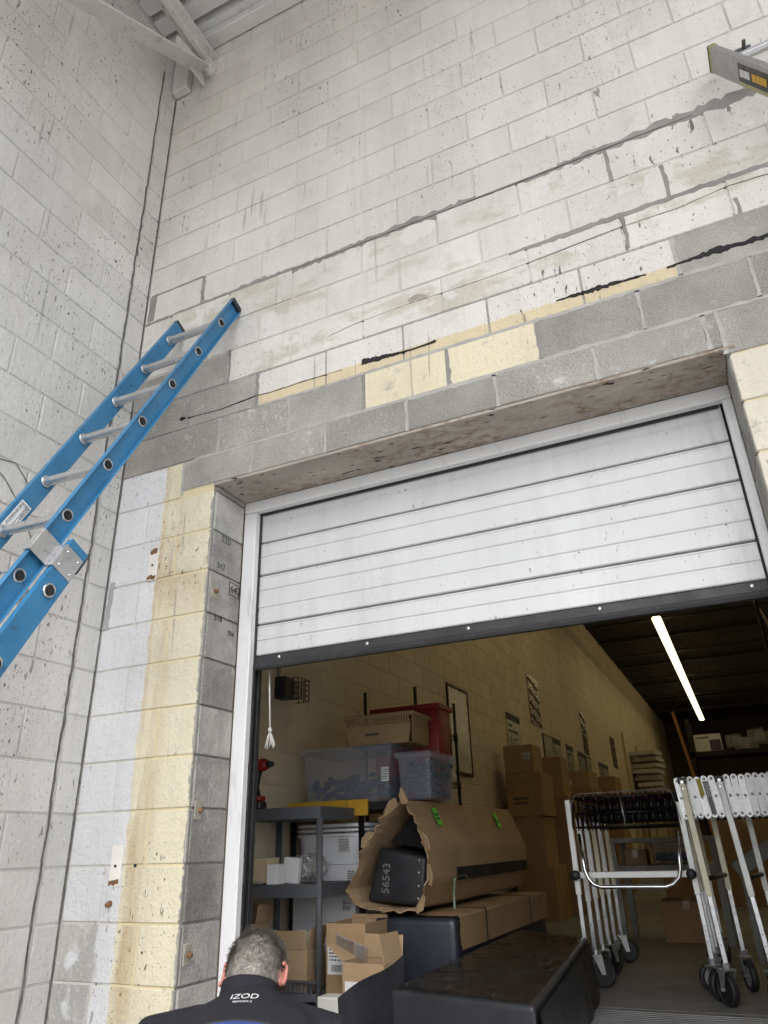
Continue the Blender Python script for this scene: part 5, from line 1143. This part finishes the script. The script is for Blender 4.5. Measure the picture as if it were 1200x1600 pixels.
W(MB().tube([(AX0 + .01, 2.24, .83), (AX0 + .02, 2.235, .96), (AX0 + .045, 2.24, 1.02), (AX0 + .08, 2.25, 1.03), (AX1 - .06, 2.25, 1.03), (AX1 - .03, 2.24, 1.02), (AX1 - .015, 2.235, .95), (AX1, 2.24, .83)], .003, 6), 'end_wire', M_gst, cA, True)
W(MB().tube([(AX0 + .31, 2.245, 1.01), (AX0 + .32, 2.24, .84)], .004, 6), 'end_wire', M_steel, cA, True)
# second conveyor running along the door wall, side plates to the camera
cB = thing('gravity_conveyor', 'collapsed flexible conveyor with a fan of bolted steel side links', 'conveyor', (2.2, 2.4, 0))
lp = []; n_ = 10
for i in range(n_ + 1): a = math.pi * i / n_; lp.append((.0175 * math.cos(a), .092 + .0175 * math.sin(a)))
for i in range(n_ + 1): a = math.pi + math.pi * i / n_; lp.append((.0175 * math.cos(a), -.092 + .0175 * math.sin(a)))
lk = MB().prism(lp, (0, 0, 0), (0, .003, 0), (1, 0, 0), (0, 0, 1)).mesh('side_link'); bt = MB().ell((0, 0, 0), (.0075, .005, .0075), 10, 6).mesh('link_bolt', True)
def mk_link():
    n = NT('zinc_link'); c = n.mul((.76, .77, .78), n.grey(n.rng(n.rand(), 0, 1, .82, 1.1))); c = n.mix(n.rng(n.noise(45, 4), .45, .7, 0, .35), c, (.45, .42, .44)); return n.fin(c, .36, .35)
M_link = mk_link()
NB = 30
for i in range(NB):
    x = 1.690 + i * .0365; a = R(4 + 3 * math.sin(i * .5)); off = Vector((x, 2.17 + (i % 2) * .0035, .977 - .004 * (i % 3 == 0))) - cB.location
    l_ = part('side_link', lk, M_link, cB, off, (0, -a, 0))
    for z in (.092, .0, -.092): part('link_bolt', bt, M_bolt, l_, (0, -.0035, z))
    l2 = part('side_link', lk, M_link, cB, Vector((x, 2.62, .977)) - cB.location, (0, a, 0))
    W(MB().tube([(x, 2.18, 1.065), (x, 2.61, 1.065)], .006, 6), 'axle', M_bsteel, cB)
    W(MB().tube([(x + .01, 2.18, .885), (x + .01, 2.61, .885)], .006, 6), 'axle', M_bsteel, cB)
    for j in range(4): part('skate_wheel', sw_, M_skate, cB, Vector((x, 2.25 + j * .1, 1.065)) - cB.location, (0, 0, R(90)))
W(MB().box(-.012, .012, -.0045, -.0035, -.04, .05, 0, (Vector((1.690 + 3 * .0365, 2.17, 1.02)), (1, 0, .08), (0, 1, 0), (-.08, 0, 1))), 'yellow_sticker', pm('mustard_sticker', (.45, .40, .03), .1, 20, .5), cB)
lo_ = Vector((1.690 + 4 * .0365 + .002, 2.166, .965)); W(MB().box(-.013, .013, -.0045, -.0035, -.08, .09, 0, (lo_, (1, 0, .10), (0, 1, 0), (-.10, 0, 1))), 'grey_sticker', pm('grey_sticker_film', (.16, .16, .17), .2, 30, .5), cB)
bars(lo_ + Vector((-.004, -.005, .045)), (-.10, 0, 1), (-1, 0, -.1), .07, .018, 2, M_paper, 'sticker_print', cB, 4, .5, .0)
for i, x in enumerate((1.712, 1.905, 2.35)):
    leg(x, 2.135, 1.075, cB, (M_tubec, M_tubew, M_tubew)[i], ((.045, -.02), (.06, -.02), (.03, 0))[i], (M_black, None, M_hubg)[i], (2.2, .6, 1.4)[i])
    W(MB().tube([(x, 2.120, 1.055), (x, 2.112, 1.055)], .009, 8), 'leg_bolt', M_bolt, cB); W(MB().tube([(x, 2.120, 1.02), (x, 2.112, 1.02)], .006, 8), 'leg_bolt', M_bolt, cB)
    W(MB().box(x - .022, x + .022, 2.120, 2.150, 1.045, 1.08, .003), 'leg_bracket', M_black, cB)
    leg(x + .10, 2.62, 1.0, cB, (M_tubec, M_tubew, M_tubew)[i], (.02, 0), M_hubg, (5.1, 3.3, .2)[i])
    W(MB().tube([(x + .03, 2.15, .57), (x + .11, 2.62, .57)], .012, 8), 'cross_bar', M_black, cB, True)
# dark rails of a machine behind the conveyors
t = thing('inclined_conveyor', 'dark inclined roller conveyor rising behind the collapsed conveyors', 'conveyor', (2.2, 3.9, 0))
for y in (3.6, 4.1): W(MB().box(0, 1.5, -.02, .02, -.05, .05, .004, (Vector((1.85, y, .55)), Vector((.86, 0, .5)), (0, 1, 0), Vector((-.5, 0, .86)))), 'side_rail', M_gst, t)
for i in range(14): W(MB().tube([(1.9 + i * .09, 3.62, .60 + i * .052), (1.9 + i * .09, 4.08, .60 + i * .052)], .02, 8), 'roller', M_steel, t, True)
for x, z in ((1.9, .55), (2.9, 1.1)):
    for y in (3.6, 4.1): W(MB().box(x - .02, x + .02, y - .022, y + .022, 0, z), 'leg', M_gst, t)

# ------------------------------------------------------------------ the man bending at the dock edge
def blob(mb, name, mat, parent, voxel=.008, it=6, fac=.5):
    me = mb.mesh('tmp'); o = D.objects.new('tmp', me); C.objects.link(o)
    r_ = o.modifiers.new('r', 'REMESH'); r_.mode = 'VOXEL'; r_.voxel_size = voxel
    s_ = o.modifiers.new('s', 'SMOOTH'); s_.factor = fac; s_.iterations = it
    dg = bpy.context.evaluated_depsgraph_get(); m2 = D.meshes.new_from_object(o.evaluated_get(dg)); D.objects.remove(o); D.meshes.remove(me)
    m2.name = name
    for p in m2.polygons: p.use_smooth = True
    ob = D.objects.new(name, m2); C.objects.link(ob); m2.materials.clear(); m2.materials.append(mat); ob.parent = parent
    if parent: ob.location = -wl(parent)
    return ob
Fv = Vector((-.36, .933, 0)).normalized(); Rv = Vector((.933, .36, 0)).normalized(); Zv = Vector((0, 0, 1))
HC = Vector((.648, -.450, .446)); tl = R(50)
U = Zv * math.cos(tl) + Fv * math.sin(tl); Fh = Fv * math.cos(tl) - Zv * math.sin(tl); HM = Matrix((Rv, Fh, U)).transposed()
NB_ = HC - U * .125 - Fh * .035; NK = NB_ - Zv * .015 - Fv * .01 + Rv * .030 + Zv * .012
PV = NK - Fv * .36 - Zv * .33
man = thing('person', 'man with short grey hair in a black and blue jacket bending at the dock edge', 'person', (PV.x, PV.y, GZ))
n = NT('skin'); cs_ = n.mix(n.rng(n.noise(20, 3), .35, .65, 0, .5), (.52, .30, .22), (.46, .22, .16)); n.bump(n.noise(220, 3), .1, .001); n.b.inputs['Subsurface Weight'].default_value = .08; M_skin = n.fin(cs_, .5)
sd2 = (PV - NK).normalized()
def ering(c_, a, b, ra, rb, n_=24): return [c_ + a * ra * math.cos(2 * math.pi * k / n_) + b * rb * math.sin(2 * math.pi * k / n_) for k in range(n_)]
def torso(g_, top=True):
    bk = Rv.cross(sd2).normalized(); L = (PV - NK).length
    R_ = [(-.02, .062, .06, .0), (.02, .12, .074, .004), (.06, .185, .094, .008), (.12, .215, .114, .0), (.22, .215, .125, .0), (.34, .185, .125, 0), (.46, .185, .13, 0), (.56, .17, .12, 0)]
    return loft([ering(NK + sd2 * t_ , Rv, bk, a + g_, b + g_) for t_, a, b, _ in R_])
body = MB(); hd = MB().ell((0, 0, 0), (.074, .094, .112), 28, 20)
body.add([HC + HM @ Vector(v) for v in hd.v], hd.f)
jw = MB().ell((0, .03, -.05), (.056, .068, .066), 18, 12); body.add([HC + HM @ Vector(v) for v in jw.v], jw.f)
ns = MB().ell((0, .098, -.018), (.014, .02, .024), 10, 8); body.add([HC + HM @ Vector(v) for v in ns.v], ns.f)
for s_ in (-1, 1):
    eb = MB().ell((s_ * .03, .083, .012), (.024, .012, .008), 10, 6); body.add([HC + HM @ Vector(v) for v in eb.v], eb.f)
lp_ = MB().ell((0, .092, -.058), (.024, .010, .009), 10, 6); body.add([HC + HM @ Vector(v) for v in lp_.v], lp_.f)
body.tube([HC - U * .05 - Fh * .025, NB_, NK + sd2 * .05], [.056, .057, .066], 18)
body.f += torso(0).f if False else []
tq = torso(-.012); body.add(tq.v, tq.f)
hips = []; J_ = {}
for s_ in (-1, 1):
    shd = NK + Rv * s_ * (.195 if s_ > 0 else .235) + sd2 * (.075 if s_ > 0 else .085); elb = (shd + Rv * s_ * .05 - Zv * .235 + Fv * .10) if s_ > 0 else (shd + Rv * s_ * .165 - Zv * .19 + Fv * .06); wr = elb + Fv * .215 - Zv * .035 - Rv * s_ * .10
    J_[s_] = (shd, elb, wr)
    body.tube([NK + Rv * s_ * .09 + sd2 * .05, shd, shd.lerp(elb, .5), elb, elb.lerp(wr, .4), wr], [.05, .052, .044, .037, .036, .026], 14)
    hd_ = (wr - elb).normalized(); sdv = hd_.cross(Zv).normalized() * s_; pn = sdv.cross(hd_) * s_
    pc_ = wr + hd_ * .045; body.tube([wr, wr + hd_ * .03, wr + hd_ * .075, wr + hd_ * .09], [.024, .032, .034, .028], 12, True, .5)
    for j, (o2, ln) in enumerate(((-.027, .068), (-.009, .078), (.009, .073), (.026, .058))):
        b0 = wr + hd_ * .078 + sdv * o2; body.tube([b0, b0 + hd_ * ln * .5 - Zv * .006, b0 + hd_ * ln * .85 - Zv * .024, b0 + hd_ * ln * .98 - Zv * .036], [.0095, .009, .008, .006], 8)
    th0 = wr + hd_ * .03 - sdv * .026; body.tube([th0, th0 - sdv * .026 + hd_ * .025 - Zv * .008, th0 - sdv * .034 + hd_ * .055 - Zv * .016], [.0125, .0105, .008], 8)
    hp = PV + Rv * s_ * .09 - Zv * .02; kn = hp - Zv * .38 + Fv * .10 + Rv * s_ * .03; an = Vector((kn.x, kn.y, GZ + .085)) - Fv * .10
    J_[s_ * 2] = (hp, kn, an); body.tube([PV + Rv * s_ * .07 + Zv * .06, hp, hp.lerp(kn, .5), kn, kn.lerp(an, .35), an], [.09, .088, .072, .056, .054, .037], 16)
    body.tube([an, an - Zv * .04 + Fv * .02], [.037, .036], 10); body.tube([an - Zv * .05 - Fv * .045, an - Zv * .05 + Fv * .06, an - Zv * .06 + Fv * .15], [.034, .037, .026], 12)
bd = blob(body, 'body', M_skin, man, .0065, 5)
# ears (thin shells growing from the head)
for s_ in (-1, 1):
    e_ = MB(); pts_ = []
    for i in range(13):
        a = R(-100 + 250 * i / 12); pts_.append(HC + HM @ Vector((s_ * (.077 + .012 * (1 if i < 9 else .6)), -.012 - .017 * math.cos(a) * -1 - .006, .0 + .031 * math.sin(a))))
    e_.tube(pts_, [.004 + .002 * math.sin(i / 12 * math.pi) for i in range(13)], 8)
    q_ = MB().ell((s_ * .080, -.008, -.002), (.006, .017, .028), 14, 10, Matrix.Rotation(R(-s_ * 22), 3, 'Z')); e_.add([HC + HM @ Vector(v) for v in q_.v], q_.f)
    W(e_, 'ear', pm('ear_skin', (.50, .21, .17), .12, 30, .5), man, True)
# hair
rh = random.Random(17); hs_ = MB(); cap = MB().ell((0, -.004, .006), (.0765, .0965, .1145), 32, 22)
keep = [i for i, v in enumerate(cap.v) if not ((v[1] > .045 and v[2] < .055) or (v[2] < -.078) or (abs(v[0]) > .06 and v[2] < .0 and v[1] > -.03))]; ks = set(keep)
hc_ = MB().add([HC + HM @ Vector(v) for v in cap.v], [f for f in cap.f if all(i in ks for i in f)])
n = NT('grey_hair'); c1 = n.mix(n.rng(n.rand(), 0, 1), (.10, .085, .07), (.16, .14, .12)); c1 = n.mix(n.rng(n.noise(75, 3, None, .7), .36, .64), (.17, .153, .133), (.36, .335, .30)); M_hair = n.fin(c1, .55, 0, .35)
W(hc_, 'scalp_hair', M_hair, man, True)
cnt_ = 0
while cnt_ < 5600:
    d_ = Vector((rh.gauss(0, 1), rh.gauss(0, 1), rh.gauss(0, 1))).normalized(); v = Vector((d_.x * .0755, d_.y * .0955 - .004, d_.z * .1135 + .006))
    if (v.y > .05 and v.z < .06) or v.z < -.082 or (abs(v.x) > .058 and v.z < .0 and v.y > -.028): continue
    cnt_ += 1; nrm = Vector((d_.x / .0755, d_.y / .0955, d_.z / .1135)).normalized()
    flow = Vector((d_.x * .35, -.55 if v.z < .10 else -.15, -.75 if v.z < .10 else .1)) + Vector((mnoise.noise(v * 26), mnoise.noise(v * 26 + Vector((7, 1, 3))), mnoise.noise(v * 26 + Vector((2, 9, 4))))) * 1.1 + Vector((rh.uniform(-.2, .2), rh.uniform(-.2, .2), rh.uniform(-.2, .2)))
    tg = (flow - nrm * flow.dot(nrm)).normalized(); top_ = max(0, min(1, (v.z + .03) / .12)); ln = (.022 + .026 * top_) * rh.uniform(.7, 1.25); lift = .16 + .34 * top_ * max(.15, .5 + .8 * mnoise.noise(v * 40))
    p0 = v - nrm * .001; p1 = v + tg * ln * .5 + nrm * ln * lift * .6; p2_ = v + tg * ln + nrm * ln * lift * .75; sdw = tg.cross(nrm).normalized() * .0010
    hs_.add([HC + HM @ q_ for q_ in (p0 - sdw, p0 + sdw, p1 - sdw * .8, p1 + sdw * .8, p2_)], [(0, 1, 3, 2), (2, 3, 4)])
o = D.objects.new('hair', hs_.mesh('hair')); C.objects.link(o); o.data.materials.append(M_hair); o.parent = man; o.location = -wl(man); tag(o, kind='stuff')
# glasses
gl_ = MB()
for s_ in (-1, 1): gl_.tube([HC + HM @ Vector((s_ * .081, -.03, .005)), HC + HM @ Vector((s_ * .082, .0, .012)), HC + HM @ Vector((s_ * .076, .085, .012))], .0022, 6)
gl_.tube([HC + HM @ Vector((-.072, .102, .012)), HC + HM @ Vector((0, .112, .014)), HC + HM @ Vector((.072, .102, .012))], .002, 6); W(gl_, 'glasses', M_black, man)
# jacket
bk_ = Rv.cross(sd2).normalized()
n = NT('jacket_fleece'); sp_c = n.t.nodes.new('ShaderNodeVectorMath'); sp_c.operation = 'DOT_PRODUCT'
sb = n.t.nodes.new('ShaderNodeVectorMath'); sb.operation = 'SUBTRACT'; n.put(sb.inputs[0], n.pos); sb.inputs[1].default_value = NK[:]; n.put(sp_c.inputs[0], sb.outputs[0]); sp_c.inputs[1].default_value = sd2[:]
sr = n.t.nodes.new('ShaderNodeVectorMath'); sr.operation = 'DOT_PRODUCT'; n.put(sr.inputs[0], sb.outputs[0]); sr.inputs[1].default_value = Rv[:]
al_ = n.math('SUBTRACT', sp_c.outputs['Value'], n.math('MULTIPLY', n.math('MULTIPLY', sr.outputs['Value'], sr.outputs['Value']), .9))
yk = n.rng(al_, .124, .127); arm_ = n.rng(n.math('ABSOLUTE', sr.outputs['Value']), .205, .209, 1, 0)
bl = n.mul((.032, .058, .19), n.grey(n.rng(n.noise(9, 3), .3, .7, .8, 1.15))); bkc = n.mul((.0145, .0145, .019), n.grey(n.rng(n.noise(300, 2), .3, .7, .7, 1.4)))
cj = n.mix(n.math('MULTIPLY', yk, arm_), bkc, bl); seam = n.math('MULTIPLY', n.rng(n.math('ABSOLUTE', n.math('SUBTRACT', al_, .1225)), .0012, .0022, 1, 0), arm_); cj = n.mix(n.math('MULTIPLY', seam, .8), cj, (.05, .04, .035))
h_ = n.math('ADD', n.noise(330, 2), n.math('MULTIPLY', n.noise(11, 4, None, .6, 4), 4.)); n.bump(h_, .35, .004); M_jack = n.fin(cj, .85, 0, .25)
jk = MB(); tq = torso(.022); jk.add(tq.v, tq.f)
for s_ in (-1, 1):
    shd, elb, wr = J_[s_]; jk.tube([NK + Rv * s_ * .07 + sd2 * .045, NK + Rv * s_ * .12 + sd2 * .055, shd, shd.lerp(elb, .5), elb, elb.lerp(wr, .45), wr - (wr - elb).normalized() * .01], [.055, .066, .074, .064, .056, .05, .042], 16)
cax = (U * .55 + Zv * .45).normalized(); cc = NB_ - cax * .018 + Rv * .012
jk.add(*(lambda q_: (q_.v, q_.f))(loft([ering(cc + cax * t_, Rv, cax.cross(Rv), a, b) for t_, a, b in ((-.05, .115, .095), (-.02, .092, .082), (.01, .080, .078), (.045, .074, .076))])))
jkt = blob(jk, 'jacket', M_jack, man, .007, 9)
# stand-up collar shell
ci = []; co_ = []; n_ = 30
for j, (t_, ra, rb) in enumerate(((.0, .086, .084), (.03, .0815, .082), (.06, .079, .083), (.074, .078, .083))):
    co_.append(ering(cc + cax * t_, Rv, cax.cross(Rv), ra, rb, n_)); ci.append(ering(cc + cax * t_, Rv, cax.cross(Rv), ra - .006, rb - .006, n_))
cl2 = loft(co_ + ci[::-1], False); cm_ = W(cl2, 'collar', M_jack, man, True)
# trousers and shoes
tr_ = MB(); tr_.add(*(lambda q_: (q_.v, q_.f))(loft([ering(PV + Zv * a, Rv, Fv, b, c_2) for a, b, c_2 in ((.10, .19, .135), (.0, .195, .14), (-.08, .185, .13))])))
for s_ in (-1, 1):
    hp, kn, an = J_[s_ * 2]; tr_.tube([hp + Zv * .02, hp.lerp(kn, .5), kn, kn.lerp(an, .4), an - Zv * .01], [.10, .087, .074, .068, .062], 16)
blob(tr_, 'trousers', pm('dark_trousers', (.03, .032, .04), .2, 12, .9, 0, .3, 200), man, .01, 6)
for s_ in (-1, 1):
    an = J_[s_ * 2][2]; b0 = Vector((an.x, an.y, GZ)); sh2 = MB(); sh2.tube([b0 + Zv * .045 - Fv * .06, b0 + Zv * .05, b0 + Zv * .046 + Fv * .08, b0 + Zv * .036 + Fv * .17, b0 + Zv * .03 + Fv * .19], [.036, .046, .05, .042, .02], 14, True); sh2.v = [(x, y, max(z, GZ + .002)) for x, y, z in sh2.v]
    W(sh2, 'shoe', M_black, man, True)
# embroidered name below the collar, wrapped on the jacket
jm_ = jkt.data; tree = BVHTree.FromPolygons([v.co[:] for v in jm_.vertices], [p.vertices[:] for p in jm_.polygons])
M_emb = pm('white_embroidery', (.62, .62, .62), .1, 60, .8)
def stitch(body_, size, al):
    c0 = NK + sd2 * al; out = (bk_ if bk_.dot(Fv) < 0 else -bk_)
    t_ = text('embroidery', body_, size, c0 + out * .3, Rv, -sd2, M_emb, man, .0004); t_.location = -wl(man)
    bm = bmesh.new(); bm.from_mesh(t_.data); bmesh.ops.subdivide_edges(bm, edges=[e for e in bm.edges if e.calc_length() > .008], cuts=2); bm.to_mesh(t_.data); bm.free()
    ctr = sum((v.co for v in t_.data.vertices), Vector()) / len(t_.data.vertices); base_ = (c0 + out * .3).dot(out)
    for v in t_.data.vertices:
        h = tree.ray_cast(v.co + out * .2, -out); 
        if h[0]: v.co = h[0] + h[1] * .0012 + out * (v.co.dot(out) - base_)
stitch('IZOD', .030, .040)
stitch('PERFORM X', .0095, .062)
